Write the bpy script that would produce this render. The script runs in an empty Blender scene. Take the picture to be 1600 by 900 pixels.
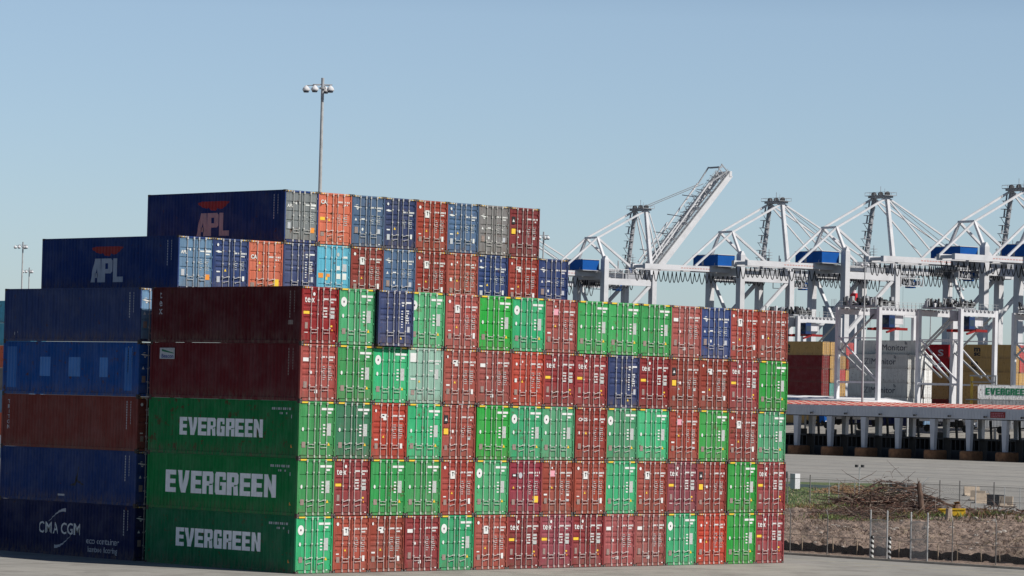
import bpy, math, random
import numpy as np
from mathutils import Vector, Matrix
R = math.radians
random.seed(7)
S = bpy.context.scene
col = S.collection

# ------------------------------------------------------------------ camera, world, sun, exposure
FPX, YAW, PITCH, ROLL = 5472.17, .7676, .032, .024
CAM = Vector((-114.699, -134.025, 8.9762))
fwd = Vector((math.sin(YAW)*math.cos(PITCH), math.cos(YAW)*math.cos(PITCH), math.sin(PITCH)))
r0 = Vector((math.cos(YAW), -math.sin(YAW), 0)); u0 = r0.cross(fwd)
rgt = math.cos(ROLL)*r0 + math.sin(ROLL)*u0
upv = -math.sin(ROLL)*r0 + math.cos(ROLL)*u0
cd = bpy.data.cameras.new('camera'); cam = bpy.data.objects.new('camera', cd); col.objects.link(cam)
cd.sensor_width = 36; cd.lens = 36*FPX/1600; cd.clip_start = 1; cd.clip_end = 30000
cam.matrix_world = Matrix.Translation(CAM) @ Matrix((rgt, upv, -fwd)).transposed().to_4x4()
S.camera = cam

SUN_DIR = Vector((.31*.72, -.95*.72, .70)).normalized()       # towards the sun
w = bpy.data.worlds.new('World'); S.world = w; w.use_nodes = True
nt = w.node_tree
bg = nt.nodes['Background']
sky = nt.nodes.new('ShaderNodeTexSky'); sky.sky_type = 'NISHITA'; sky.sun_disc = False
sky.sun_elevation = math.asin(SUN_DIR.z); sky.sun_rotation = math.atan2(SUN_DIR.x, SUN_DIR.y)
sky.air_density = 1.0; sky.dust_density = .25; sky.ozone_density = 2.5; sky.altitude = 0
# low sky pale; bluer above the view, dimmed to cut fill on shaded faces
tcw = nt.nodes.new('ShaderNodeTexCoord'); spw = nt.nodes.new('ShaderNodeSeparateXYZ'); nt.links.new(tcw.outputs['Generated'], spw.inputs[0])
rw = nt.nodes.new('ShaderNodeValToRGB'); nt.links.new(spw.outputs[2], rw.inputs[0])
rw.color_ramp.elements[0].position = 0; rw.color_ramp.elements[0].color = (.80, .97, 1.30, 1)
rw.color_ramp.elements[1].position = .7; rw.color_ramp.elements[1].color = (.27, .32, .40, 1)
e = rw.color_ramp.elements.new(.11); e.color = (1.12, 1.12, 1.22, 1)
e = rw.color_ramp.elements.new(.17); e.color = (.62, .66, .74, 1)
mw = nt.nodes.new('ShaderNodeMix'); mw.data_type = 'RGBA'; mw.blend_type = 'MULTIPLY'; mw.inputs[0].default_value = 1
nt.links.new(sky.outputs[0], mw.inputs[6]); nt.links.new(rw.outputs[0], mw.inputs[7])
nt.links.new(mw.outputs[2], bg.inputs[0]); bg.inputs[1].default_value = .086
sl = bpy.data.lights.new('sun', 'SUN'); sl.energy = 5.0; sl.angle = R(.53); sl.color = (1, .955, .89)
sun = bpy.data.objects.new('sun', sl); col.objects.link(sun)
sun.rotation_euler = SUN_DIR.to_track_quat('Z', 'Y').to_euler()
S.view_settings.view_transform = 'Standard'; S.view_settings.look = 'None'
S.view_settings.exposure = 0; S.view_settings.gamma = 1
S.render.engine = 'CYCLES'
S.cycles.max_bounces = 5; S.cycles.transparent_max_bounces = 16

def at(x, y, D):                       # a real point at depth D seen at pixel x, y of the 1600x900 photograph
    return CAM + (fwd + rgt*((x-800)/FPX) - upv*((y-450)/FPX))*D
def hor(x): return 450 + FPX*math.tan(PITCH) + ROLL*(x-800)
def on(x, D, z=0.):                    # point at pixel column x, depth D, world height z
    d = fwd + rgt*((x-800)/FPX)
    p = CAM + d*D
    return Vector((p.x, p.y, z))
def gp(x, y, z=0.):
    d = fwd + rgt*((x-800)/FPX) - upv*((y-450)/FPX)
    return CAM + d*((z-CAM.z)/d.z)

# ------------------------------------------------------------------ materials
def N(nt, t, **k):
    n = nt.nodes.new(t)
    for a, b in k.items(): setattr(n, a, b)
    return n
def mathn(nt, op, a, b=None, c=None):
    n = N(nt, 'ShaderNodeMath', operation=op)
    for i, v in enumerate((a, b, c)):
        if v is None: continue
        if isinstance(v, (int, float)): n.inputs[i].default_value = v
        else: nt.links.new(v, n.inputs[i])
    return n.outputs[0]
def mixc(nt, f, a, b, mode='MIX'):
    n = N(nt, 'ShaderNodeMix', data_type='RGBA', blend_type=mode)
    for s, v in ((n.inputs[0], f), (n.inputs[6], a), (n.inputs[7], b)):
        if isinstance(v, (int, float)): s.default_value = v
        elif isinstance(v, tuple): s.default_value = (*v, 1)
        else: nt.links.new(v, s)
    return n.outputs[2]
def ramp(nt, x, a, b, lo=0., hi=1.):
    n = N(nt, 'ShaderNodeMapRange'); n.inputs[1].default_value = a; n.inputs[2].default_value = b
    n.inputs[3].default_value = lo; n.inputs[4].default_value = hi
    nt.links.new(x, n.inputs[0]); return n.outputs[0]
def noise(nt, vec, sc, det=4, rough=.55):
    n = N(nt, 'ShaderNodeTexNoise'); n.inputs['Scale'].default_value = sc
    n.inputs['Detail'].default_value = det; n.inputs['Roughness'].default_value = rough
    nt.links.new(vec, n.inputs['Vector']); return n.outputs[0]
def mapping(nt, vec, sc=(1, 1, 1), rot=(0, 0, 0)):
    n = N(nt, 'ShaderNodeMapping'); n.inputs['Scale'].default_value = sc; n.inputs['Rotation'].default_value = rot
    nt.links.new(vec, n.inputs[0]); return n.outputs[0]
def newmat(name):
    m = bpy.data.materials.new(name); m.use_nodes = True
    return m, m.node_tree, m.node_tree.nodes['Principled BSDF']

def simple(name, c, rough=.6, c2=None, sc=1.2, amt=.5, metal=0, stretch=(1, 1, 1), spec=.4):
    m, nt, p = newmat(name)
    p.inputs['Roughness'].default_value = rough; p.inputs['Metallic'].default_value = metal
    p.inputs['Specular IOR Level'].default_value = spec
    tc = N(nt, 'ShaderNodeTexCoord').outputs['Object']
    oi = N(nt, 'ShaderNodeObjectInfo')
    v = N(nt, 'ShaderNodeVectorMath', operation='ADD'); nt.links.new(tc, v.inputs[0])
    k = mathn(nt, 'MULTIPLY', oi.outputs['Random'], 57.); nt.links.new(k, v.inputs[1])
    n = noise(nt, mapping(nt, v.outputs[0], stretch), sc, 6, .6)
    if c2 is None: c2 = tuple(x*.62 for x in c)
    nt.links.new(mixc(nt, ramp(nt, n, .42, .72, 0, amt), c, c2), p.inputs['Base Color'])
    return m

def paint_mat(name, lighten=0., rust=1.):
    """weathered paint whose colour is the object's own colour"""
    m, nt, p = newmat(name)
    oi = N(nt, 'ShaderNodeObjectInfo'); tc = N(nt, 'ShaderNodeTexCoord').outputs['Object']
    v = N(nt, 'ShaderNodeVectorMath', operation='ADD'); nt.links.new(tc, v.inputs[0])
    k = mathn(nt, 'MULTIPLY', oi.outputs['Random'], 91.); nt.links.new(k, v.inputs[1]); v = v.outputs[0]
    c = oi.outputs['Color']
    if lighten: c = mixc(nt, lighten, c, (.66, .63, .60))
    fade = ramp(nt, noise(nt, v, .9, 5, .6), .42, .80, 0, .24)
    c = mixc(nt, fade, c, mixc(nt, .5, c, (.42, .40, .38)))
    streak = ramp(nt, noise(nt, mapping(nt, v, (5, 5, .35)), 1.6, 5, .65), .35, .75, 1.06, .68)
    c = mixc(nt, 1., c, N2rgb(nt, streak), 'MULTIPLY')
    if rust:
        rn = noise(nt, v, 2.4, 9, .72)
        amount = ramp(nt, oi.outputs['Random'], 0, 1, .0, .10)
        rf = mathn(nt, 'ADD', rn, amount)
        c = mixc(nt, ramp(nt, rf, .66, .72, 0, .85*rust), c, (.10, .045, .025))
        # grime collects towards sills and the bottom of the panels
        sep = N(nt, 'ShaderNodeSeparateXYZ'); nt.links.new(tc, sep.inputs[0])
        g = mathn(nt, 'MULTIPLY', ramp(nt, sep.outputs[2], .75, .05, 0, 1), ramp(nt, noise(nt, mapping(nt, v, (3, 3, .8)), 2.2, 6, .7), .42, .66, 0, .75))
        c = mixc(nt, g, c, (.16, .115, .085))
    bm = N(nt, 'ShaderNodeBump'); bm.inputs['Strength'].default_value = .6; bm.inputs['Distance'].default_value = .05
    nt.links.new(noise(nt, v, 1.3, 3, .5), bm.inputs['Height']); nt.links.new(bm.outputs[0], p.inputs['Normal'])
    nt.links.new(c, p.inputs['Base Color'])
    p.inputs['Roughness'].default_value = .68; p.inputs['Specular IOR Level'].default_value = .12
    return m
def N2rgb(nt, val):
    n = N(nt, 'ShaderNodeCombineColor')
    for i in range(3): nt.links.new(val, n.inputs[i])
    return n.outputs[0]

M = {}
M['paint'] = paint_mat('weathered_container_paint')
M['rod'] = paint_mat('galvanised_locking_bar', .70, .25)
M['casting'] = simple('corner_casting_steel', (.035, .028, .025), .7, (.12, .06, .04), 3, .6)
M['gasket'] = simple('door_gasket_rubber', (.012, .012, .012), .8)
M['white'] = simple('white_lettering_paint', (.70, .70, .68), .6, (.5, .48, .46), 3, .5)
M['sidewhite'] = simple('clean_white_lettering', (.86, .87, .90), .5, (.62, .63, .66), 2.5, .5)
M['dimwhite'] = simple('dulled_white_paint', (.46, .47, .5), .6, (.3, .3, .33), 3, .4)
M['pinkish'] = simple('sun_faded_letter_paint', (.50, .36, .35), .6, (.30, .22, .23), 3, .5)
M['yellow'] = simple('yellow_sticker', (.80, .52, .04), .5, (.6, .35, .05), 4, .4)
M['orange'] = simple('orange_sticker', (.78, .28, .04), .5)
M['plate'] = simple('worn_data_plate', (.30, .22, .19), .5, (.16, .13, .12), 8, .8)
M['palepatch'] = simple('pale_text_block', (.50, .52, .50), .6, (.25, .25, .25), 22, 1)
M['black'] = simple('black_lettering_paint', (.02, .02, .022), .6)
M['redmark'] = simple('red_emblem_paint', (.34, .02, .018), .6)
M['greenletter'] = simple('green_lettering_paint', (.01, .16, .07), .6)
M['pinkposter'] = simple('pink_poster', (.7, .32, .38), .6)
M['cranewhite'] = simple('white_crane_paint', (.64, .64, .655), .6, (.44, .44, .45), .25, .55, spec=.2)
M['cranegrey'] = simple('grey_crane_steel', (.38, .39, .41), .6, (.12, .12, .13), .5, .6)
M['craneblue'] = simple('blue_machine_house_paint', (.010, .095, .36), .7, (.007, .06, .22), .3, .5, spec=.1)
M['cable'] = simple('black_festoon_cable', (.03, .03, .035), .7)
M['rope'] = simple('steel_wire_rope', (.25, .26, .27), .6)
M['redpaint'] = simple('red_equipment_paint', (.24, .014, .012), .5)
M['glass'] = simple('dark_window_glass', (.03, .05, .08), .15)
M['galv'] = simple('galvanised_steel', (.42, .43, .43), .5, (.25, .25, .25), 2, .6)
M['galvdark'] = simple('weathered_fence_steel', (.20, .19, .18), .6, (.09, .08, .07), 2, .6)
M['conc'] = simple('barrier_concrete', (.50, .40, .30), .85, (.30, .24, .19), 1.5, .7)
M['rustconc'] = simple('stained_island_concrete', (.36, .17, .08), .85, (.16, .075, .04), 1.2, .9)
M['fascia'] = simple('canopy_fascia_sheet', (.55, .56, .60), .6, (.42, .43, .46), .6, .6)
M['darkmetal'] = simple('dark_booth_metal', (.035, .035, .038), .6)
M['bark'] = simple('brown_bark', (.15, .095, .07), .9, (.06, .04, .03), 3, .8)
M['cutwood'] = simple('fresh_cut_wood', (.52, .34, .20), .85, (.34, .18, .09), 5, .7)
M['twig'] = simple('dry_twigs', (.20, .13, .10), .9, (.07, .045, .035), 1.5, .9)
M['silt'] = simple('black_silt_fabric', (.025, .025, .025), .8, (.06, .05, .045), 2, .7)
M['stakes'] = simple('wooden_stake', (.38, .30, .22), .85)
M['beige'] = simple('beige_crate_wood', (.62, .47, .28), .8, (.40, .28, .15), .8, .8)
M['farwall'] = simple('far_building_wall', (.36, .39, .43), .8)
M['yel'] = simple('yellow_gantry_paint', (.72, .46, .05), .5)

def decolor(name, c):      # a per-object colour is used by paint/rod; this only names a fixed colour
    return simple(name, c)

# ------------------------------------------------------------------ mesh builder
class MB:
    def __init__(s): s.v = []; s.f = []; s.m = []; s.mats = []
    def mi(s, m):
        if m not in s.mats: s.mats.append(m)
        return s.mats.index(m)
    def face(s, pts, m):
        b = len(s.v); s.v += [tuple(p) for p in pts]; s.f.append(tuple(range(b, b+len(pts)))); s.m.append(s.mi(m))
    def hexa(s, p, m):     # 8 points: bottom 4 ccw then top 4
        b = len(s.v); s.v += [tuple(q) for q in p]; k = s.mi(m)
        for f in ((0, 3, 2, 1), (4, 5, 6, 7), (0, 1, 5, 4), (1, 2, 6, 5), (2, 3, 7, 6), (3, 0, 4, 7)):
            s.f.append(tuple(b+i for i in f)); s.m.append(k)
    def box(s, x0, y0, z0, x1, y1, z1, m):
        s.hexa([(x0, y0, z0), (x1, y0, z0), (x1, y1, z0), (x0, y1, z0), (x0, y0, z1), (x1, y0, z1), (x1, y1, z1), (x0, y1, z1)], m)
    def bar(s, a, b, wd, ht, m, wd2=None, ht2=None):   # box beam from a to b
        a = Vector(a); b = Vector(b); d = (b-a).normalized()
        sx = d.cross(Vector((0, 0, 1)))
        if sx.length < .05: sx = Vector((1, 0, 0))
        sx.normalize(); sz = sx.cross(d).normalized()
        wd2 = wd2 or wd; ht2 = ht2 or ht
        P = []
        for p, ww, hh in ((a, wd, ht), (b, wd2, ht2)):
            for i, j in ((-1, -1), (1, -1), (1, 1), (-1, 1)): P.append(p+sx*i*ww/2+sz*j*hh/2)
        s.hexa(P, m)
    def tube(s, pts, r, m, n=6, r2=None):
        pts = [Vector(p) for p in pts]; base = len(s.v); k = s.mi(m); L = len(pts)
        for i, p in enumerate(pts):
            d = (pts[min(i+1, L-1)]-pts[max(i-1, 0)])
            if d.length < 1e-6: d = Vector((0, 0, 1))
            d.normalize()
            a = d.cross(Vector((0, 0, 1)))
            if a.length < .05: a = d.cross(Vector((1, 0, 0)))
            a.normalize(); b = d.cross(a)
            rr = r if r2 is None else r+(r2-r)*i/max(1, L-1)
            for j in range(n):
                t = 2*math.pi*j/n; s.v.append(tuple(p+a*math.cos(t)*rr+b*math.sin(t)*rr))
        for i in range(L-1):
            for j in range(n):
                q = base+i*n; s.f.append((q+j, q+(j+1) % n, q+n+(j+1) % n, q+n+j)); s.m.append(k)
        s.f.append(tuple(base+j for j in range(n))[::-1]); s.m.append(k)
        s.f.append(tuple(base+(L-1)*n+j for j in range(n))); s.m.append(k)
    def lathe(s, prof, c, m, n=16, mat=None):    # prof: (r, z) about vertical axis at c
        base = len(s.v); k = s.mi(m); mat = mat or Matrix.Identity(3)
        for r_, z_ in prof:
            for j in range(n):
                t = 2*math.pi*j/n; s.v.append(tuple(Vector(c)+mat @ Vector((r_*math.cos(t), r_*math.sin(t), z_))))
        for i in range(len(prof)-1):
            for j in range(n):
                q = base+i*n; s.f.append((q+j, q+(j+1) % n, q+n+(j+1) % n, q+n+j)); s.m.append(k)
        s.f.append(tuple(base+j for j in range(n))[::-1]); s.m.append(k)
        s.f.append(tuple(base+(len(prof)-1)*n+j for j in range(n))); s.m.append(k)
    def mesh(s, name):
        me = bpy.data.meshes.new(name); me.from_pydata(s.v, [], s.f)
        for m in s.mats: me.materials.append(m)
        me.polygons.foreach_set('material_index', s.m); me.update(); return me
    def build(s, name, parent=None, color=None, loc=None):
        return obj(name, s.mesh(name), parent, color, loc)

def obj(name, me, parent=None, color=None, loc=None):
    o = bpy.data.objects.new(name, me); col.objects.link(o)
    if parent: o.parent = parent
    if color: o.color = (*color, 1)
    if loc is not None: o.location = loc
    return o
def tag(o, label=None, cat=None, group=None, kind=None):
    if label: o['label'] = label
    if cat: o['category'] = cat
    if group: o['group'] = group
    if kind: o['kind'] = kind
    return o
def empty(name, loc, rz=0, label=None, cat=None, group=None):
    o = bpy.data.objects.new(name, None); col.objects.link(o); o.location = loc; o.rotation_euler = (0, 0, rz)
    return tag(o, label, cat, group)

# ------------------------------------------------------------------ lettering
_tc = {}
def text_tris(s, h, bold=0., sx=1., italic=0.):
    """triangles of a line of text, lower left at 0,0, cap height about h; returns (tris, width)"""
    key = (s, h, bold, sx, italic)
    if key in _tc: return _tc[key]
    cu = bpy.data.curves.new('lettering', 'FONT'); cu.body = s; cu.size = 1; cu.offset = bold; cu.resolution_u = 3
    o = bpy.data.objects.new('lettering', cu); me = bpy.data.meshes.new_from_object(o)
    vs = [v.co for v in me.vertices]; me.calc_loop_triangles()
    x0 = min(v.x for v in vs); x1 = max(v.x for v in vs)
    k = h/.70
    T = [[((vs[i].x-x0)*k*sx+italic*vs[i].y*k, vs[i].y*k) for i in t.vertices] for t in me.loop_triangles]
    bpy.data.objects.remove(o); bpy.data.meshes.remove(me); bpy.data.curves.remove(cu)
    _tc[key] = (T, (x1-x0)*k*sx); return _tc[key]

GL = {  # heavy block letters on a 7-high grid, convex pieces
 'E': (5.0, [[(0, 0), (2.1, 0), (2.1, 7), (0, 7)], [(2.1, 5.5), (5, 5.5), (5, 7), (2.1, 7)], [(2.1, 2.8), (4.7, 2.8), (4.7, 4.2), (2.1, 4.2)], [(2.1, 0), (5, 0), (5, 1.5), (2.1, 1.5)]]),
 'V': (5.8, [[(0, 7), (1.7, 0), (3.0, 0), (2.3, 7)], [(3.0, 0), (4.1, 0), (5.8, 7), (3.6, 7), (2.75, 2.4)]]),
 'R': (5.2, [[(0, 0), (2.1, 0), (2.1, 7), (0, 7)], [(2.1, 5.6), (3.4, 5.6), (3.4, 7), (2.1, 7)], [(3.4, 3.2), (4.8, 3.2), (5.2, 3.8), (5.2, 6.4), (4.8, 7), (3.4, 7)], [(2.1, 2.6), (3.4, 2.6), (3.4, 4), (2.1, 4)], [(3.2, 0), (5.2, 0), (5.0, 3.1), (3.0, 2.6)]]),
 'G': (5.2, [[(0.6, 0), (2.1, 0), (2.1, 7), (.6, 7), (0, 6.3), (0, .7)], [(2.1, 5.6), (5.0, 5.6), (5.0, 6.6), (4.6, 7), (2.1, 7)], [(2.1, 0), (3.3, 0), (3.3, 1.4), (2.1, 1.4)], [(3.3, 0), (5.2, 0), (5.2, 3.9), (3.3, 3.9)], [(2.7, 2.8), (3.3, 2.8), (3.3, 3.9), (2.7, 3.9)], [(3.6, 4.6), (5, 4.6), (5, 5.6), (3.6, 5.6)]]),
 'N': (5.6, [[(0, 0), (1.9, 0), (1.9, 7), (0, 7)], [(3.7, 0), (5.6, 0), (5.6, 7), (3.7, 7)], [(1.9, 7), (1.9, 3.8), (3.7, 0), (3.7, 3.2)]]),
 'A': (4.7, [[(0, 0), (2.0, 0), (3.5, 7), (1.9, 7)], [(3.5, 7), (4.4, 7), (4.9, 0), (3.1, 0), (2.9, 4.2)], [(1.9, 1.3), (3.4, 1.3), (3.3, 2.7), (1.9, 2.7)]]),
 'P': (5.0, [[(0, 0), (1.9, 0), (1.9, 7), (0, 7)], [(1.9, 5.6), (3.2, 5.6), (3.2, 7), (1.9, 7)], [(3.2, 2.6), (4.5, 2.6), (5.0, 3.2), (5.0, 6.4), (4.5, 7), (3.2, 7)], [(1.9, 2.6), (3.2, 2.6), (3.2, 3.9), (1.9, 3.9)]]),
 'L': (4.6, [[(0, 0), (2.0, 0), (2.0, 7), (0, 7)], [(2.0, 0), (4.6, 0), (4.6, 1.6), (2.0, 1.6)]]),
}
def block_text(s, W, H, gap=.55):
    tot = sum(GL[c][0] for c in s)+gap*(len(s)-1); kx = W/tot; ky = H/7; x = 0; out = []
    for c in s:
        for p in GL[c][1]: out.append([((x+a)*kx, b*ky) for a, b in p])
        x += GL[c][0]+gap
    return out
def shift(T, dx, dy): return [[(a+dx, b+dy) for a, b in t] for t in T]
def clip(poly, a, b):
    for lim, sg in ((a, 1), (b, -1)):
        out = []
        for i in range(len(poly)):
            p, q = poly[i], poly[(i+1) % len(poly)]
            pi, qi = sg*(p[0]-lim) >= 0, sg*(q[0]-lim) >= 0
            if pi: out.append(p)
            if pi != qi:
                t = (lim-p[0])/(q[0]-p[0]); out.append((lim, p[1]+t*(q[1]-p[1])))
        poly = out
        if len(poly) < 3: return []
    return poly

# ------------------------------------------------------------------ container geometry
CW, CH, CL = 2.438, 2.896, 12.192
PCH = 2.4557
P0, PER = .16, .278          # first corrugation, period
SEG = ((0, 0), (.075, 0), (.139, .036), (.214, .036), (.278, 0))
def corr_breaks(L=CL):
    out = [(0.16, 0.)]
    u = P0
    while u+PER < L-.16:
        for a, d in SEG[1:]: out.append((u+a, d))
        u += PER
    out.append((L-.16, 0.)); return out
def side_panel(L=CL, H=CH, left=True, m=None):
    mb = MB(); m = m or M['paint']
    s = -1 if left else 1
    w = CW/2
    a2, b2 = sorted((s*w, s*(w-.06))); mb.box(a2, L-.16, .118, b2, L, H-.118, m)      # rear post
    a3, b3 = sorted((s*(w-.012), s*(w-.07)))
    mb.box(a3, .13, .0, b3, L-.16, .15, m); mb.box(a3, .13, H-.07, b3, L-.16, H-.012, m)   # bottom and top rails
    B = corr_breaks(L)
    for (u, d), (u2, d2) in zip(B, B[1:]):
        x, x2 = s*(CW/2-.028-d), s*(CW/2-.028-d2)
        pts = [(x, L-u, .15), (x2, L-u2, .15), (x2, L-u2, H-.07), (x, L-u, H-.07)]
        mb.face(pts if left else pts[::-1], m)
    return mb
def drape(mb, polys, m, L=CL, off=.004):
    """lay flat polygons (u from the rear, z) on the left corrugated side"""
    B = corr_breaks(L)
    for p in polys:
        lo = min(a for a, b in p); hi = max(a for a, b in p)
        for (u, d), (u2, d2) in zip(B, B[1:]):
            if u2 <= lo or u >= hi: continue
            q = clip(p, u, u2)
            if len(q) < 3: continue
            mb.face([(-(CW/2-.028-(d+(d2-d)*(a-u)/(u2-u)))-off, L-a, b) for a, b in q], m)
def frame_mesh(L=CL, H=CH):
    mb = MB(); p = M['paint']; w = CW/2
    for sx in (-1, 1):
        a, b = sorted((sx*w, sx*(w-.072)))
        mb.box(a, 0, .118, b, .13, H-.118, p)                     # door end corner posts
        for y0, y1 in ((-.004, .178), (L-.178, L)):
            for z0, z1 in ((0, .118), (H-.118, H)):
                c, d = sorted((sx*(w+.003), sx*(w-.162)))
                mb.box(c, y0, z0, d, y1, z1, M['casting'])
                yy = y0-.003 if y0 < 1 else y0
                if y0 < 1: mb.box(sx*(w-.08)-.035, yy, z0+.035, sx*(w-.08)+.035, yy+.003, z1-.035, M['galvdark'])
    mb.box(-w+.16, .01, .02, w-.16, .12, .15, p)                  # door sill
    mb.box(-w+.16, .01, H-.115, w-.16, .12, H-.02, p)             # door header
    mb.box(-w+.072, .098, .15, w-.072, .115, H-.115, M['gasket'])   # dark gasket behind the door leaves
    mb.box(-w+.06, L-.05, .10, w-.06, L-.03, H-.10, p)            # front wall
    mb.box(-w+.06, .1, H-.05, w-.06, L-.1, H-.03, p)              # roof
    mb.box(-w+.06, .1, .10, w-.06, L-.1, .13, p)                  # floor
    return mb
def warn_mesh(solid):
    mb = MB(); w = CW/2
    for s in (-1, 1):
        if solid:
            a, b = sorted((s*(w-.18), s*(w-.62))); mb.box(a, .004, CH-.105, b, .010, CH-.03, M['yellow'])
        else:
            for k in range(5):
                a = s*(w-.2-.09*k); a, b = sorted((a, a-s*.05)); mb.box(a, .004, CH-.10, b, .010, CH-.035, M['white' if k % 2 else 'yellow'])
    return mb
YD = .045      # plane of the door skin
def door_mesh(side, style):
    """one leaf; side -1 left, +1 right"""
    mb = MB(); p = M['paint']; w = CW/2-.105
    x0, x1 = (-w, -.022) if side < 0 else (.022, w)
    z0, z1 = .178, CH-.145
    H = z1-z0; Z = lambda f: z1-f*H
    if style == 'ribbed':
        gr = [(.115, .064, .034), (.34, .064, .034), (.455, .064, .034), (.57, .064, .034), (.835, .064, .034)]
    elif style == 'plain':
        gr = [(.26, .022, .03), (.53, .022, .03), (.80, .022, .03)]
    else:
        gr = [(.20, .035, .034), (.40, .035, .034), (.60, .035, .034), (.80, .035, .034)]
    zs = [(z1, 0)]
    for f, hw, d in gr:
        s = .012 if style != 'ribbed' else .046
        zc = Z(f); t = hw/2*H
        zs += [(zc+t, 0), (zc+t-s, d), (zc-t+s, d), (zc-t, 0)]
    zs.append((z0, 0))
    xa, xb = x0+.05, x1-.05
    for (za, da), (zb, db) in zip(zs, zs[1:]):
        mb.face([(xa, YD+da, zb if 0 else za), (xa, YD+db, zb), (xb, YD+db, zb), (xb, YD+da, za)], p)
    for a, b in ((x0, x0+.05), (x1-.05, x1)): mb.box(a, YD-.012, z0, b, YD+.035, z1, p)
    mb.box(x0+.05, YD-.010, z1-.045, x1-.05, YD+.03, z1, p); mb.box(x0+.05, YD-.010, z0, x1-.05, YD+.03, z0+.05, p)
    mb.box(x0, YD+.04, z0, x1, YD+.05, z1, p)
    hx = x0-.012 if side < 0 else x1+.012         # hinges
    for k in range(4):
        z = z0+.25+k*(H-.5)/3; mb.box(hx-.035, YD-.035, z-.05, hx+.035, YD-.0125, z+.05, p)
    return mb
RODX = {-1: (-.60, -.165), 1: (.185, .64)}
def rod_mesh(x):
    mb = MB(); r = M['rod']; y = .0
    mb.tube([(x, y, .09), (x, y, CH-.06)], .019, r, 8)
    for z in (.14, .80, 1.5, 2.2, CH-.15): mb.box(x-.045, y-.028, z-.035, x+.045, YD-.002, z+.035, r)
    for z in (.075, CH-.075): mb.box(x-.05, y-.030, z-.03, x+.05, .0095, z+.03, r)
    return mb
def handle_mesh(x, side, z, drop):
    mb = MB(); r = M['rod']
    d = .40*(1 if x == RODX[side][0] else -1)
    mb.bar((x, -.02, z), (x+d*.5, -.028, z+drop*.5), .022, .028, r); mb.bar((x+d*.5, -.028, z+drop*.5), (x+d, -.018, z+drop), .022, .026, r)
    mb.box(x+d*.8-.035, -.012, z+drop-.045, x+d*.8+.035, YD-.013, z+drop+.015, r)
    return mb

# door markings: fx across the container 0..1, fy from the top 0..1
def FX(f): return -CW/2+f*CW
def FZ(f): return CH-f*CH
def rect(mb, a, b, c, d, m, dep=.0): mb.box(FX(a), YD-.017-dep, FZ(d), FX(c), YD-.0125, FZ(b), M[m])
def disc(mb, fx, fy, rx, rz, m, n=14, dep=0):
    c = (FX(fx), FZ(fy)); y = YD-.018-dep
    P = [(c[0]+rx*math.cos(2*math.pi*k/n), y, c[1]+rz*math.sin(2*math.pi*k/n)) for k in range(n)]
    mb.face(P, M[m])
def tri(mb, fx, fy, s, m):
    x, z = FX(fx), FZ(fy); y = YD-.018
    mb.face([(x-s, y, z-s*.9), (x+s, y, z-s*.9), (x, y, z+s)], M[m])
def chars(mb, a, fy, b, hgt, m='white', seed=1, fill=.78):
    rn = random.Random(seed); x = a; cw = .026
    while x+cw*fill < b:
        if rn.random() < .9: rect(mb, x, fy, x+cw*fill, fy+hgt, m)
        x += cw
def dtext(mb, s, a, fy, b, hgt, m='white', bold=.03):
    T, wd = text_tris(s, hgt*CH, bold); k = (b-a)*CW/wd
    for t in T: mb.face([(FX(a)+p[0]*k, YD-.019, FZ(fy+hgt)+p[1]) for p in t], M[m])
def numbers(mb, fy=.205, seed=1):
    chars(mb, .60, fy, .74, .030, seed=seed); chars(mb, .775, fy, .90, .030, seed=seed+1); rect(mb, .915, fy-.004, .935, fy+.034, 'white')
    chars(mb, .79, fy+.055, .89, .026, seed=seed+2)
def table(mb, seed=1, y0=.39, n=6, x0=.62, x1=.90):
    rn = random.Random(seed)
    for k in range(n):
        y = y0+k*.038
        chars(mb, x0, y, x0+.05+.04*rn.random(), .014, 'palepatch', seed=seed+k); chars(mb, x0+.13, y, x1, .015, 'palepatch', seed=seed+k+9)
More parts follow.
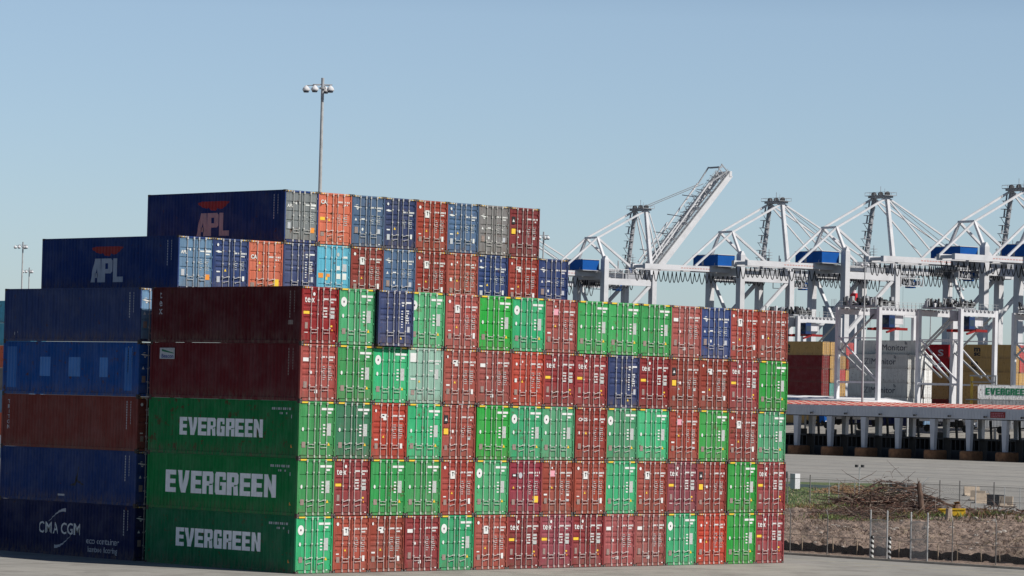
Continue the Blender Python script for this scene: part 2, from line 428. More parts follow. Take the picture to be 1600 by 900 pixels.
def mark_mesh(kind, side):
    mb = MB(); L = side < 0
    if kind == 'tex':
        if L:
            [dtext(mb, ch_, a_, .165, b_, .115, bold=.014) for ch_, a_, b_ in (('t', .085, .14), ('e', .152, .232), ('x', .272, .350))]; disc(mb, .335, .135, .075, .09, 'white'); rect(mb, .055, .435, .215, .485, 'yellow'); rect(mb, .10, .63, .175, .74, 'plate'); rect(mb, .09, .8, .18, .812, 'white')
        else:
            numbers(mb, .20, 3); 
            for k in range(4): chars(mb, .60, .36+k*.05, .72, .026, seed=k); 
            rect(mb, .79, .36, .90, .40, 'palepatch'); rect(mb, .79, .42, .90, .46, 'palepatch'); rect(mb, .79, .48, .90, .55, 'palepatch'); rect(mb, .80, .67, .85, .70, 'yellow'); rect(mb, .83, .74, .86, .77, 'orange'); rect(mb, .88, .93, .925, .95, 'white')
    elif kind in ('leaf', 'leafround'):
        if L:
            disc(mb, .12, .49, .065, .10, 'white'); rect(mb, .095, .71, .195, .81, 'plate')
            if kind == 'leafround':
                disc(mb, .135, .245, .20, .25, 'white', 20); disc(mb, .135, .245, .045, .06, 'black', 10, .004)
        else:
            rect(mb, .62, .115, .77, .155, 'white'); rect(mb, .785, .115, .935, .155, 'white'); rect(mb, .79, .18, .885, .215, 'white')
            for k in range(4): rect(mb, .665, .40+k*.058, .725, .425+k*.058, 'white')
            rect(mb, .775, .385, .885, .60, 'palepatch'); tri(mb, .83, .745, .085, 'yellow'); rect(mb, .84, .935, .885, .955, 'white')
    elif kind == 'swoosh':
        if L:
            y = YD-.018
            for P in ([(.05, .225), (.13, .215), (.26, .235), (.26, .255), (.14, .245)], [(.10, .20), (.16, .185), (.20, .195)], [(.14, .26), (.22, .262), (.17, .29)]):
                mb.face([(FX(a), y, FZ(b)) for a, b in P][::-1], M['white'])
            tri(mb, .13, .47, .085, 'white'); rect(mb, .30, .45, .40, .475, 'white'); disc(mb, .34, .66, .07, .085, 'white'); rect(mb, .10, .62, .20, .74, 'plate')
        else:
            numbers(mb, .215, 5); table(mb, 7, .38, 5); rect(mb, .80, .64, .885, .73, 'dimwhite'); rect(mb, .84, .93, .89, .95, 'white')
    elif kind == 'swooshred':
        if L:
            y = YD-.018; disc(mb, .12, .13, .07, .08, 'white')
            mb.face([(FX(a), y, FZ(b)) for a, b in [(.05, .255), (.13, .235), (.26, .265), (.14, .28)]][::-1], M['white'])
            tri(mb, .34, .60, .08, 'yellow'); rect(mb, .09, .62, .19, .645, 'white'); rect(mb, .10, .72, .19, .83, 'dimwhite')
        else:
            numbers(mb, .26, 5); table(mb, 8, .42, 5); rect(mb, .83, .70, .89, .79, 'white')
    elif kind == 'poster':
        if L:
            disc(mb, .125, .145, .085, .09, 'white'); rect(mb, .29, .20, .425, .345, 'white'); rect(mb, .33, .225, .385, .245, 'black', .004); rect(mb, .348, .245, .367, .30, 'black', .004)
            tri(mb, .34, .60, .07, 'yellow'); rect(mb, .09, .66, .17, .68, 'white'); rect(mb, .10, .72, .19, .82, 'plate')
        else:
            numbers(mb, .215, 11); table(mb, 13, .385, 7); rect(mb, .82, .70, .885, .80, 'white'); rect(mb, .84, .93, .89, .95, 'white')
    elif kind == 'darklogo':
        if L:
            rect(mb, .075, .20, .195, .345, 'black'); tri(mb, .135, .275, .09, 'white'); disc(mb, .34, .49, .07, .09, 'white'); rect(mb, .075, .44, .205, .545, 'yellow'); rect(mb, .10, .74, .18, .83, 'plate'); tri(mb, .30, .60, .06, 'white')
        else:
            numbers(mb, .215, 21); table(mb, 23, .39, 6); rect(mb, .76, .60, .86, .64, 'palepatch'); rect(mb, .84, .93, .89, .95, 'white')
    elif kind == 'birdlogo':
        if L:
            disc(mb, .12, .145, .06, .08, 'white'); rect(mb, .27, .20, .42, .27, 'white'); rect(mb, .30, .215, .36, .24, 'black', .004); rect(mb, .33, .27, .43, .31, 'white'); tri(mb, .34, .60, .07, 'yellow'); rect(mb, .09, .64, .19, .67, 'white'); rect(mb, .10, .72, .19, .82, 'plate')
        else:
            numbers(mb, .215, 31); table(mb, 33, .385, 7); rect(mb, .82, .72, .885, .81, 'white')
    elif kind == 'bar':
        if L:
            rect(mb, .075, .245, .225, .31, 'white'); disc(mb, .30, .50, .06, .08, 'white'); rect(mb, .10, .66, .19, .77, 'plate'); rect(mb, .40, .80, .48, .86, 'white')
        else:
            numbers(mb, .21, 41); table(mb, 43, .385, 7); rect(mb, .88, .93, .925, .95, 'white')
    elif kind == 'smalls':
        if L:
            disc(mb, .15, .235, .07, .08, 'white'); disc(mb, .33, .19, .05, .06, 'white'); rect(mb, .10, .50, .17, .57, 'white'); tri(mb, .33, .55, .07, 'yellow'); rect(mb, .09, .86, .16, .88, 'white'); rect(mb, .10, .70, .19, .80, 'plate')
        else:
            numbers(mb, .21, 51); table(mb, 53, .385, 8); rect(mb, .84, .93, .89, .95, 'white')
    elif kind == 'CAI':
        if L:
            dtext(mb, 'CAI', .075, .145, .27, .075, bold=.03); rect(mb, .06, .475, .20, .535, 'yellow'); tri(mb, .33, .52, .08, 'yellow'); rect(mb, .08, .76, .19, .84, 'plate')
        else:
            numbers(mb, .155, 61); table(mb, 63, .41, 6); rect(mb, .66, .87, .70, .89, 'white')
    elif kind == 'CAIsun':
        if L:
            dtext(mb, 'CAI', .075, .275, .27, .075, bold=.03); tri(mb, .33, .42, .08, 'yellow'); rect(mb, .08, .80, .19, .88, 'plate'); tri(mb, .33, .55, .07, 'yellow')
        else:
            numbers(mb, .29, 61); rect(mb, .74, .72, .90, .86, 'yellow')
    elif kind == 'APL':
        if L:
            dtext(mb, 'APL', .08, .27, .25, .06, bold=.03); disc(mb, .34, .25, .05, .07, 'white')
            rect(mb, .10, .62, .19, .74, 'dimwhite')
        else:
            rect(mb, .62, .26, .74, .285, 'white'); rect(mb, .78, .25, .93, .29, 'white'); rect(mb, .78, .315, .89, .34, 'white'); table(mb, 73, .42, 6); rect(mb, .77, .70, .90, .80, 'orange')
    elif kind == 'cyan':
        if L:
            rect(mb, .05, .55, .20, .64, 'orange'); rect(mb, .30, .56, .40, .62, 'orange'); rect(mb, .26, .62, .33, .68, 'yellow')
        else:
            disc(mb, .64, .18, .09, .11, 'palepatch'); rect(mb, .80, .21, .92, .25, 'white'); rect(mb, .60, .40, .70, .48, 'white'); rect(mb, .77, .36, .90, .50, 'dimwhite'); rect(mb, .60, .55, .72, .65, 'white'); rect(mb, .77, .54, .90, .66, 'white')
    elif kind == 'columns':
        if L:
            tri(mb, .62-.25, .86, .0001, 'white')
        else:
            chars(mb, .66, .205, .74, .028, seed=81); rect(mb, .775, .20, .93, .23, 'white'); rect(mb, .67, .255, .72, .28, 'white')
            for k in range(7): rect(mb, .655, .36+k*.047, .70, .378+k*.047, 'white')
            for k in range(6): chars(mb, .77, .35+k*.042, .87, .024, seed=83+k)
            rect(mb, .83, .64, .90, .74, 'dimwhite'); tri(mb, .655, .845, .075, 'yellow')
    elif kind == 'OCS':
        if L:
            dtext(mb, 'OCS', .10, .20, .38, .06, bold=.03); tri(mb, .34, .48, .08, 'yellow'); disc(mb, .13, .48, .05, .09, 'white'); rect(mb, .10, .68, .19, .78, 'plate')
        else:
            numbers(mb, .205, 91); table(mb, 93, .385, 7); rect(mb, .84, .93, .89, .95, 'white')
    elif kind == 'roundlabel':
        if L:
            rect(mb, .10, .25, .26, .31, 'black'); rect(mb, .12, .265, .20, .295, 'white', .004); disc(mb, .35, .28, .13, .16, 'dimwhite'); tri(mb, .14, .50, .07, 'yellow'); rect(mb, .10, .72, .19, .82, 'plate'); tri(mb, .34, .50, .06, 'white')
        else:
            numbers(mb, .215, 94); table(mb, 95, .385, 7); rect(mb, .74, .66, .90, .78, 'yellow')
    elif kind == 'pale':
        if L:
            rect(mb, .06, .10, .23, .26, 'white'); rect(mb, .08, .55, .22, .58, 'white'); tri(mb, .33, .60, .07, 'yellow'); rect(mb, .10, .76, .20, .85, 'plate')
        else:
            numbers(mb, .215, 97); rect(mb, .62, .40, .72, .42, 'white'); rect(mb, .78, .38, .88, .56, 'palepatch')
    elif kind == 'pinkposter':
        if L:
            rect(mb, .27, .19, .44, .30, 'pinkposter'); tri(mb, .33, .50, .07, 'yellow'); rect(mb, .09, .62, .19, .65, 'white'); rect(mb, .10, .70, .19, .80, 'plate'); disc(mb, .33, .14, .05, .06, 'white')
        else:
            numbers(mb, .215, 98); table(mb, 99, .385, 7); rect(mb, .79, .62, .87, .66, 'white'); rect(mb, .79, .72, .87, .76, 'dimwhite')
    return mb

# colours (linear, real paint; maroon and sideg darkened for shaded sides)
C = dict(texred=(.24, .016, .018), red=(.28, .034, .022), brick=(.28, .045, .028), fadedred=(.32, .070, .058), pink=(.34, .085, .085),
         orangered=(.42, .048, .025), rustred=(.30, .052, .030), dred=(.21, .011, .014), green=(.028, .32, .075), bgreen=(.022, .33, .045), tgreen=(.03, .37, .15),
         dgreen=(.035, .20, .095), mgreen=(.055, .28, .13), paleg=(.24, .42, .33), lgreen=(.07, .35, .15), navy=(.016, .035, .13), blue=(.022, .05, .17), sblue=(.05, .11, .22),
         lblue=(.15, .27, .42), grey=(.19, .18, .18), wornblue=(.24, .26, .27), orange=(.60, .14, .075), cyan=(.10, .40, .55), purple=(.22, .026, .042), texpink=(.27, .042, .048),
         maroon=(.075, .012, .014), brightblue=(.014, .085, .32), bnavy=(.018, .045, .165), cmanavy=(.011, .018, .085), sideg=(.012, .16, .055))
CNAME = dict(texred='dark red', red='red', brick='brick red', fadedred='faded red', pink='pinkish red', orangered='orange red', rustred='rusty red', dred='deep crimson',
             green='light green', bgreen='bright green', tgreen='teal green', dgreen='dark green', mgreen='mid green', paleg='pale grey-green', lgreen='weathered green',
             navy='navy blue', blue='blue', sblue='steel blue', lblue='light blue', grey='grey', wornblue='worn grey-blue', orange='orange', cyan='cyan', purple='purplish red', texpink='dusky red')
KNAME = dict(tex='with tex lettering', leaf='with white oval', leafround='with round white logo', swoosh='with white swoosh', swooshred='with white swoosh', poster='with white poster',
             darklogo='with black square logo', birdlogo='with small white logo', bar='with white bar', smalls='with small stickers', CAI='with CAI lettering', CAIsun='with CAI lettering',
             APL='with APL lettering', cyan='with orange stickers', columns='with columns of white text', OCS='with OCS lettering', roundlabel='with round pale label', pale='with white square', pinkposter='with pink poster')
STYLE = dict(tex='ribbed', leaf='plain', leafround='plain', swoosh='four', swooshred='ribbed', poster='ribbed', darklogo='ribbed', birdlogo='ribbed', bar='ribbed', smalls='ribbed', CAI='four', CAIsun='four', APL='four',
             cyan='plain', columns='ribbed', OCS='ribbed', roundlabel='ribbed', pale='plain', pinkposter='ribbed')
_me = {}
def cached(key, fn):
    if key not in _me: _me[key] = fn()
    return _me[key]
def container(loc, color, kind, label, group, jitter=(0, 0), style=None, sides=(True, False)):
    c = C[color] if isinstance(color, str) else color
    k = .78+random.random()*.34; f_ = random.random()*.10; c = tuple(min(.9, x*k*(1-f_)+.30*f_) for x in c)
    root = empty('shipping_container', Vector(loc)+Vector((jitter[0], jitter[1], 0)), 0, label, 'container', group)
    obj('frame', cached('frame', lambda: frame_mesh().mesh('frame')), root, c)
    for s, on_ in ((True, sides[0]), (False, sides[1])):
        if on_: obj('side_panel', cached(('side', s), lambda: side_panel(left=s).mesh('side_panel')), root, c)
    green = kind in ('leaf', 'leafround')
    obj('warning_stripe', cached(('warn', green), lambda: warn_mesh(green).mesh('warning_stripe')), root)
    st = style or STYLE[kind]
    var = random.random()
    for sd in (-1, 1):
        d = obj('door', cached(('door', sd, st), lambda: door_mesh(sd, st).mesh('door')), root, c)
        for i, x in enumerate(RODX[sd]):
            obj('locking_bar', cached(('rod', x), lambda: rod_mesh(x).mesh('locking_bar')), d, c)
            z = .72 if i == 0 else .56
            dr = 0 if var < .6 else (.09 if i == 0 else -.06)
            obj('handle', cached(('han', x, z, dr), lambda: handle_mesh(x, sd, z, dr).mesh('handle')), d, c)
        mk = cached(('mark', kind, sd), lambda: mark_mesh(kind, sd).mesh('marking'))
        obj('marking', mk, d)
    return root

ORD = ['first', 'second', 'third', 'fourth', 'fifth', 'sixth', 'seventh', 'eighth', 'ninth', 'tenth', 'eleventh', 'twelfth', 'thirteenth', 'fourteenth', 'fifteenth']
ROWN = {5: 'top row', 4: 'second highest row', 3: 'middle row', 2: 'second lowest row', 1: 'bottom row'}
FRONT = {
 5: 'texred:tex lgreen:leafround navy:columns lgreen:leafround fadedred:poster bgreen:leaf tgreen:leafround fadedred:pinkposter green:leaf green:leaf green:leaf fadedred:bar blue:swoosh red:poster brick:smalls',
 4: 'fadedred:bar green:leaf tgreen:leafround paleg:pale brick:birdlogo fadedred:bar orangered:smalls texred:tex texred:tex navy:columns texred:tex brick:darklogo brick:birdlogo texred:tex bgreen:leaf',
 3: 'green:leaf dgreen:leaf orangered:birdlogo tgreen:leaf brick:darklogo bgreen:leaf tgreen:leafround mgreen:leafround red:OCS mgreen:leafround tgreen:leaf brick:pinkposter bgreen:leaf red:poster mgreen:leaf',
 2: 'green:leaf texred:tex green:leaf green:leaf red:poster lgreen:leafround purple:roundlabel rustred:pinkposter rustred:poster tgreen:leaf brick:poster purple:tex red:darklogo bgreen:leaf texred:tex',
 1: 'tgreen:leafround rustred:poster rustred:birdlogo texred:bar tgreen:leafround brick:poster texred:tex purple:tex dred:tex pink:bar fadedred:bar tgreen:leafround orangered:smalls bgreen:leaf texpink:tex',
}
def numcols(mb, m='dimwhite', u=(11.15, 11.5), z0=1.0, n=10, L=CL):
    for j, uu in enumerate(u):
        for k in range(n-2*j):
            z = 2.55-k*.14
            if z < z0: break
            drape(mb, [[(uu, z), (uu+.085, z), (uu+.085, z+.10), (uu, z+.10)]], M[m], L)
def lettering(root, fn, name='lettering', label=None):
    panel = [c for c in root.children if c.name.startswith('side_panel')][0]
    mb = MB(); fn(mb); o = mb.build(name, panel)
    if label: o['label'] = label
    return o
SIDELAB = {5: 'with tex side lettering', 4: 'with small picture sign on its side', 3: 'with white EVERGREEN side lettering', 2: 'with largest EVERGREEN side lettering', 1: 'with EVERGREEN side lettering'}
front = {}
for t in range(5, 0, -1):
    for i, s in enumerate(FRONT[t].split()):
        c, k = s.split(':')
        jx, jy = random.uniform(-.006, .006), random.uniform(-.05, .05)
        if (t, i) == (5, 2): jy = -.30
        if i == 0:
            jx = jy = 0; lab = f'{CNAME[c]} corner container {SIDELAB[t]}, {ROWN[t]}'
        else:
            lab = f'{CNAME[c]} container {KNAME[k]}, {ORD[i]} from left, {ROWN[t]} of block'
        if i == 14: lab = f'{CNAME[c]} container {KNAME[k]}, right end of {ROWN[t]} of front block'
        if (t, i) == (5, 2): lab = 'navy container jutting forward, third from left, top row of front block'
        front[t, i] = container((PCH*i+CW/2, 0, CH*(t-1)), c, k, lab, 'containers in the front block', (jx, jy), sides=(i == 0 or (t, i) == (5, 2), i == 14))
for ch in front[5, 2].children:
    if ch.name.startswith('side_panel'): ch.color = (.008, .012, .03, 1)  # side panel darker than its door: shade put into the colour
for t, cc in ((5, (.095, .012, .016)), (4, (.13, .016, .020)), (3, (.010, .19, .055)), (2, (.010, .20, .055)), (1, (.010, .145, .062))):  # shaded long sides: panel colours darkened below the door paint
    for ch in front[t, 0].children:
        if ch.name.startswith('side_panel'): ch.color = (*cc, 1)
# side lettering of the front block corner column
def ev(u0, u1, z0, z1):
    def fn(mb):
        drape(mb, shift(block_text('EVERGREEN', u1-u0, z1-z0), u0, z0), M['sidewhite'])
        for k in range(9): drape(mb, [[(10.0+k*.17, 2.42), (10.1+k*.17, 2.42), (10.1+k*.17, 2.54), (10.0+k*.17, 2.54)]], M['dimwhite'])
        for k in (0, 1, 3): drape(mb, [[(10.6+k*.17, 2.2), (10.68+k*.17, 2.2), (10.68+k*.17, 2.3), (10.6+k*.17, 2.3)]], M['dimwhite'])
        drape(mb, [[(11.5, .52), (11.66, .52), (11.58, .70)]], M['orange']); drape(mb, [[(11.5, 2.0), (11.6, 2.0), (11.6, 2.18), (11.5, 2.18)]], M['dimwhite'])
    return fn
lettering(front[3, 0], ev(2.55, 9.35, .98, 1.90)); lettering(front[2, 0], ev(1.55, 10.5, .86, 2.02)); lettering(front[1, 0], ev(2.5, 9.4, .98, 1.94))
def fn(mb):
    for k, ch in enumerate('tex'):
        T, wd = text_tris(ch, .40, .012); drape(mb, shift(T, .72-wd/2, 2.32-k*.42), M['dimwhite'])
    numcols(mb, 'plate'); drape(mb, [[(11.1, .95), (11.45, .95), (11.45, 1.17), (11.1, 1.17)]], M['plate'])
lettering(front[5, 0], fn)
def fn(mb):
    numcols(mb, 'plate')
lettering(front[4, 0], fn)
def fn(mb):      # the small picture sign
    x = -CW/2-.004
    P = lambda a, b, o=0: (x-o, CL-a, b)
    quad = lambda a, b, c, d, m, o: mb.face([P(a, b, o), P(c, b, o), P(c, d, o), P(a, d, o)], M[m])
    mb.box(x-.012, CL-2.05, 2.02, x+.01, CL-.82, 2.60, M['dimwhite'])
    mb.face([P(1.0, 2.56, .016), P(2.0, 2.36, .016), P(2.0, 2.56, .016)], M['palepatch'])
    mb.face([P(1.0, 2.42, .016), P(2.0, 2.30, .016), P(2.0, 2.34, .016), P(1.0, 2.54, .016)], M['greenletter'])
    T, wd = text_tris('Beacon', .20, .02); k = 1.0/wd
    for t in T: mb.face([P(.98+a*k, b+2.08, .018) for a, b in t], M['bl'])
M['bl'] = simple('blue_sign_paint', (.03, .06, .25), .5)
lettering(front[4, 0], fn, 'picture_sign', 'small blue and white picture sign reading Beacon')

# back bay -----------------------------------------------------------------
YB = CL+.9497
BACKT = {6: (1, 'lblue:APL blue:swooshred orange:CAIsun navy:columns cyan:cyan red:poster sblue:swoosh red:poster rustred:smalls blue:swooshred red:birdlogo blue:swoosh'),
         7: (4, 'wornblue:APL orange:CAI sblue:swoosh navy:swooshred brick:poster sblue:swooshred grey:swoosh dred:darklogo')}
back = {}
for t, (c0, line) in BACKT.items():
    items = line.split()
    rn = {6: 'lower raised row', 7: 'topmost row'}[t]
    for i, s in enumerate(items):
        c, k = s.split(':')
        lab = f'{CNAME[c]} container {KNAME[k]}, {ORD[i]} from left in {rn} behind'
        if i == 0: lab = f'{CNAME[c]} container with APL and red eagle side, left end of {rn}'
        if i == len(items)-1: lab = f'{CNAME[c]} container {KNAME[k]}, right end of {rn} behind'
        back[t, i] = container((PCH*(c0+i)+CW/2, YB, CH*(t-1)), c, k, lab, 'containers stacked high behind the front block', (0 if i == 0 else random.uniform(-.006, .006), 0 if i == 0 else random.uniform(-.05, .05)), sides=(i == 0, i == len(items)-1))
def apl(m):
    def fn(mb):
        drape(mb, shift(block_text('APL', 2.9, 1.30, .25), 4.45, .42), M[m])
        # spread-winged eagle
        e = [[(4.5, 2.30), (4.62, 2.20), (7.1, 2.16), (7.35, 2.34), (6.9, 2.38), (4.9, 2.38)], [(4.62, 2.20), (5.0, 2.04), (6.8, 1.98), (7.1, 2.16)],
             [(5.0, 2.04), (5.35, 1.98), (5.5, 2.03)], [(5.5, 2.03), (5.7, 1.88), (6.1, 1.85), (6.3, 2.0)], [(6.3, 2.0), (6.5, 1.92), (6.8, 1.98)]]
        drape(mb, e, M['redmark']); numcols(mb)
    return fn
# APL sides and frames: navy with the side's shade put into the colour
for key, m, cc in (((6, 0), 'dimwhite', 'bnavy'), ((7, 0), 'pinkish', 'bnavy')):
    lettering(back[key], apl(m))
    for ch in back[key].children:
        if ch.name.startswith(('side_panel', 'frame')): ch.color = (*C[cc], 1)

low = {}
LOW = {5: ('bnavy', 'swoosh', 'navy container with a plain side, top of the far left stack', 'navy side'),
       4: ('brightblue', 'swoosh', 'blue container with three lighter squares on its side, far left stack', ''),
       3: ('maroonred', 'poster', 'red-brown container with vertical TRITON lettering, far left stack', ''),
       2: ('bnavy', 'swoosh', 'navy container with a dark scrape on its side, far left stack', ''),
       1: ('cmanavy', 'swoosh', 'dark navy container with CMA CGM lettering, bottom of far left stack', '')}
C['maroonred'] = (.19, .034, .024)
for t, (c, k, lab, _) in LOW.items():
    low[t] = container((CW/2, YB, CH*(t-1)), c, k, lab, 'containers in the far left stack')
for o in low[5].children:
    if o.name.startswith('door'): o.color = (*C['lblue'], 1); o['label'] = 'pale blue door in the gap beside the maroon container'
def fn(mb):
    numcols(mb)
    for a, b in ((3.35, 4.35), (6.0, 7.0), (8.7, 9.45)): drape(mb, [[(a, 1.0), (b, 1.0), (b, 2.05), (a, 2.05)]], M['patchblue'])
    drape(mb, [[(.3, .35), (1.2, .35), (1.2, 2.6), (.3, 2.6)]], M['patchblue2']); drape(mb, [[(10.9, .3), (11.6, .3), (11.6, 2.6), (10.9, 2.6)]], M['patchblue2'])
M['patchblue'] = simple('lighter_blue_touch_up', (.06, .21, .55), .5); M['patchblue2'] = simple('fresh_blue_touch_up', (.02, .13, .42), .5)
lettering(low[4], fn, 'paint_patch')
def fn(mb):
    numcols(mb, 'dimwhite', n=11)
    for k, ch in enumerate('TRITON'):
        T, wd = text_tris(ch, .21, .02); drape(mb, shift(T, .62-wd/2, 2.36-k*.28), M['dimwhite'])
lettering(low[3], fn)
def fn(mb): numcols(mb); drape(mb, [[(.9, .35), (1.0, .35), (1.0, .5), (.9, .5)], [(1.2, .45), (1.28, .45), (1.28, .55), (1.2, .55)]], M['dimwhite'])
lettering(low[5], fn)
def fn(mb):
    numcols(mb); drape(mb, [[(5.3, .32), (5.9, .32), (5.9, .42), (5.3, .42)]], M['dimwhite'])
    drape(mb, [[(7.1, 1.9), (7.2, 1.95), (6.9, .9), (6.75, .85)], [(6.9, 1.3), (7.6, 1.0), (7.5, .95), (6.9, 1.15)], [(6.3, .9), (6.9, 1.1), (6.8, .9)]], M['black'])
lettering(low[2], fn)
def fn(mb):
    numcols(mb)
    for ch, u_ in (('C', 3.72), ('M', 4.30), ('A', 4.98), ('C', 5.72), ('G', 6.28), ('M', 6.86)):
        T, wd = text_tris(ch, .62, .008); k = (.56 if ch == 'M' else .45)/wd
        drape(mb, shift([[(a*k, b) for a, b in t] for t in T], u_, 1.15), M['white'])
    arc = []
    for sg, cx, cz in ((1, 5.9, 1.75), (-1, 5.3, 1.15)):
        n = 9; pts = []
        for j in range(n):
            t0 = j/(n-1); a = cx+sg*(-1.3+1.5*t0); z = cz+sg*(.05+.75*math.sin(t0*math.pi*.5)); th = .03+.17*t0**1.5
            pts.append((a, z, th))
        for p, q in zip(pts, pts[1:]): arc.append([(p[0], p[1]-sg*p[2]), (q[0], q[1]-sg*q[2]), (q[0], q[1]), (p[0], p[1])])
    drape(mb, arc, M['dimwhite'])
    for s, z, h, u0, ww in (('eco container', .74, .34, 8.0, 2.85), ('bamboo flooring', .30, .30, 8.1, 2.6)):
        T, wd = text_tris(s, h, .006); k = ww/wd
        drape(mb, shift([[(a*k, b) for a, b in t] for t in T], u0, z), M['dimwhite'])
lettering(low[1], fn)

# far left stack glimpsed past the left edge -------------------------------
def simple_container(loc, color, label, group, L=CL, deco=None, name='shipping_container', rz=0, door=True, cat='container'):
    """container with frame, long side and door end, for stacks far from the camera"""
    c = C[color] if isinstance(color, str) else color
    k = .92+random.random()*.16; c = tuple(min(.9, x*k) for x in c)
    root = empty(name, loc, rz, label, cat, group)
    obj('frame', cached(('frame', L), lambda: frame_mesh(L).mesh('frame')), root, c)
    sp = obj('side_panel', cached(('side', L), lambda: side_panel(L).mesh('side_panel')), root, c)
    for sd in (-1, 1):
        d = obj('door', cached(('door', sd, 'four'), lambda: door_mesh(sd, 'four').mesh('door')), root, c)
        for x in RODX[sd]:
            obj('locking_bar', cached(('rod', x), lambda: rod_mesh(x).mesh('locking_bar')), d, c)
    if deco:
        mb = MB(); deco(mb); mb.build('lettering', sp)
    return root
C.update(mscy=(.54, .34, .13), mscm=(.20, .028, .03), zim=(.58, .58, .55), capred=(.36, .012, .02), white=(.82, .82, .80), teal=(.12, .34, .30), pinkr=(.55, .10, .10), tan=(.45, .28, .12))
fl = [('cyan', 'cyan'), ('cyan', 'cyan, second from top'), ('orange', 'orange'), ('grey', 'grey'), ('lblue', 'light blue'), ('orange', 'orange, lower'), ('white', 'white')]
pb = on(62, 450)
for k, (c, n) in enumerate(fl):
    simple_container((pb.x, pb.y, (6-k)*CH), c, f'{n} container glimpsed at the left edge, {ORD[k]} from top of its stack', 'stack glimpsed behind the far left stack')

# ------------------------------------------------------------------ ground
ZY = 5.6          # level of the far container yard and quay
def smooth(a, b, x):
    t = min(1, max(0, (x-a)/(b-a))); return t*t*(3-2*t)
def ground_z(x, y):
    return ZY*smooth(418, 452, x)
m, nt, p = newmat('pale_concrete_yard')
geo = N(nt, 'ShaderNodeNewGeometry').outputs['Position']
n1 = noise(nt, geo, .05, 6, .6); n2 = noise(nt, mapping(nt, geo, (.9, .03, 1)), 1.0, 5, .6); n3 = noise(nt, geo, 1.6, 8, .7)
c = mixc(nt, ramp(nt, n1, .35, .7), (.33, .33, .32), (.42, .41, .385))
# tyre tracks that run along the yard, and joints between slabs
c = mixc(nt, ramp(nt, n2, .56, .72, 0, .55), c, (.13, .13, .135))
c = mixc(nt, ramp(nt, n3, .45, .75, 0, .4), c, (.24, .23, .215))
c = mixc(nt, ramp(nt, noise(nt, geo, .33, 7, .65), .50, .62, 0, .6), c, (.22, .212, .20))
c = mixc(nt, ramp(nt, noise(nt, mapping(nt, geo, (.02, 1.1, 1), (0, 0, .25)), 1., 4, .6), .56, .68, 0, .42), c, (.15, .148, .14))
c = mixc(nt, ramp(nt, noise(nt, geo, .9, 3, .5), .70, .74, 0, .7), c, (.07, .068, .065))
sep = N(nt, 'ShaderNodeSeparateXYZ'); nt.links.new(geo, sep.inputs[0])
for ax, per in ((0, 6.1), (1, 6.1)):
    f = mathn(nt, 'FRACT', mathn(nt, 'DIVIDE', sep.outputs[ax], per))
    c = mixc(nt, mathn(nt, 'MULTIPLY', mathn(nt, 'LESS_THAN', f, .012), .6), c, (.09, .085, .08))
wv = mathn(nt, 'FRACT', mathn(nt, 'ADD', mathn(nt, 'DIVIDE', sep.outputs[0], 23.), mathn(nt, 'MULTIPLY', noise(nt, mapping(nt, geo, (.01, .01, 1)), 1., 2), .35)))
far = ramp(nt, sep.outputs[0], 140, 170)
c = mixc(nt, mathn(nt, 'MULTIPLY', mathn(nt, 'MULTIPLY', ramp(nt, wv, .0, .11, 1, 0), far), .85), c, (.12, .12, .125))
c = mixc(nt, ramp(nt, sep.outputs[0], 470, 520), c, (.055, .058, .062))  # hidden ground past the yard darkened to lessen bounce onto the cranes
c = mixc(nt, ramp(nt, sep.outputs[0], -14, -30), c, (.075, .074, .07))  # ground out of view at left darkened to lessen bounce onto the sides
c = mixc(nt, 1., c, (.80, .775, .735), 'MULTIPLY')
nt.links.new(c, p.inputs['Base Color']); p.inputs['Roughness'].default_value = .85
M['ground'] = m
mb = MB()
xs = [-9000, -600, -200, 0, 50, 130, 250, 418]+[418+34*k/8 for k in range(1, 9)]+[500, 700, 1000, 1400, 3000, 16000]
ys = [-9000, -900, -300, 0, 150, 400, 900, 2000, 16000]
for i in range(len(xs)-1):
    for j in range(len(ys)-1):
        mb.face([(a, b, ground_z(a, b)) for a, b in ((xs[i], ys[j]), (xs[i+1], ys[j]), (xs[i+1], ys[j+1]), (xs[i], ys[j+1]))], M['ground'])
tag(mb.build('ground'), kind='structure')

# faint painted lines on the near pavement
mb = MB(); M['yline'] = simple('worn_yellow_line_paint', (.50, .44, .28), .8, (.36, .35, .32), 1.4, 1)
for x0, y0, x1, y1 in ((41.2, -40, 41.35, 60), (38.4, -60, 38.5, -2)): mb.face([(x0, y0, .004), (x1, y0, .004), (x1, y1, .004), (x0, y1, .004)], M['yline'])
for k in range(7): 
    y = -34+5.5*k; mb.face([(42.6, y, .004), (45.1, y, .004), (45.1, y+.12, .004), (42.6, y+.12, .004)], M['yline'])
tag(mb.build('road_markings'), kind='structure')

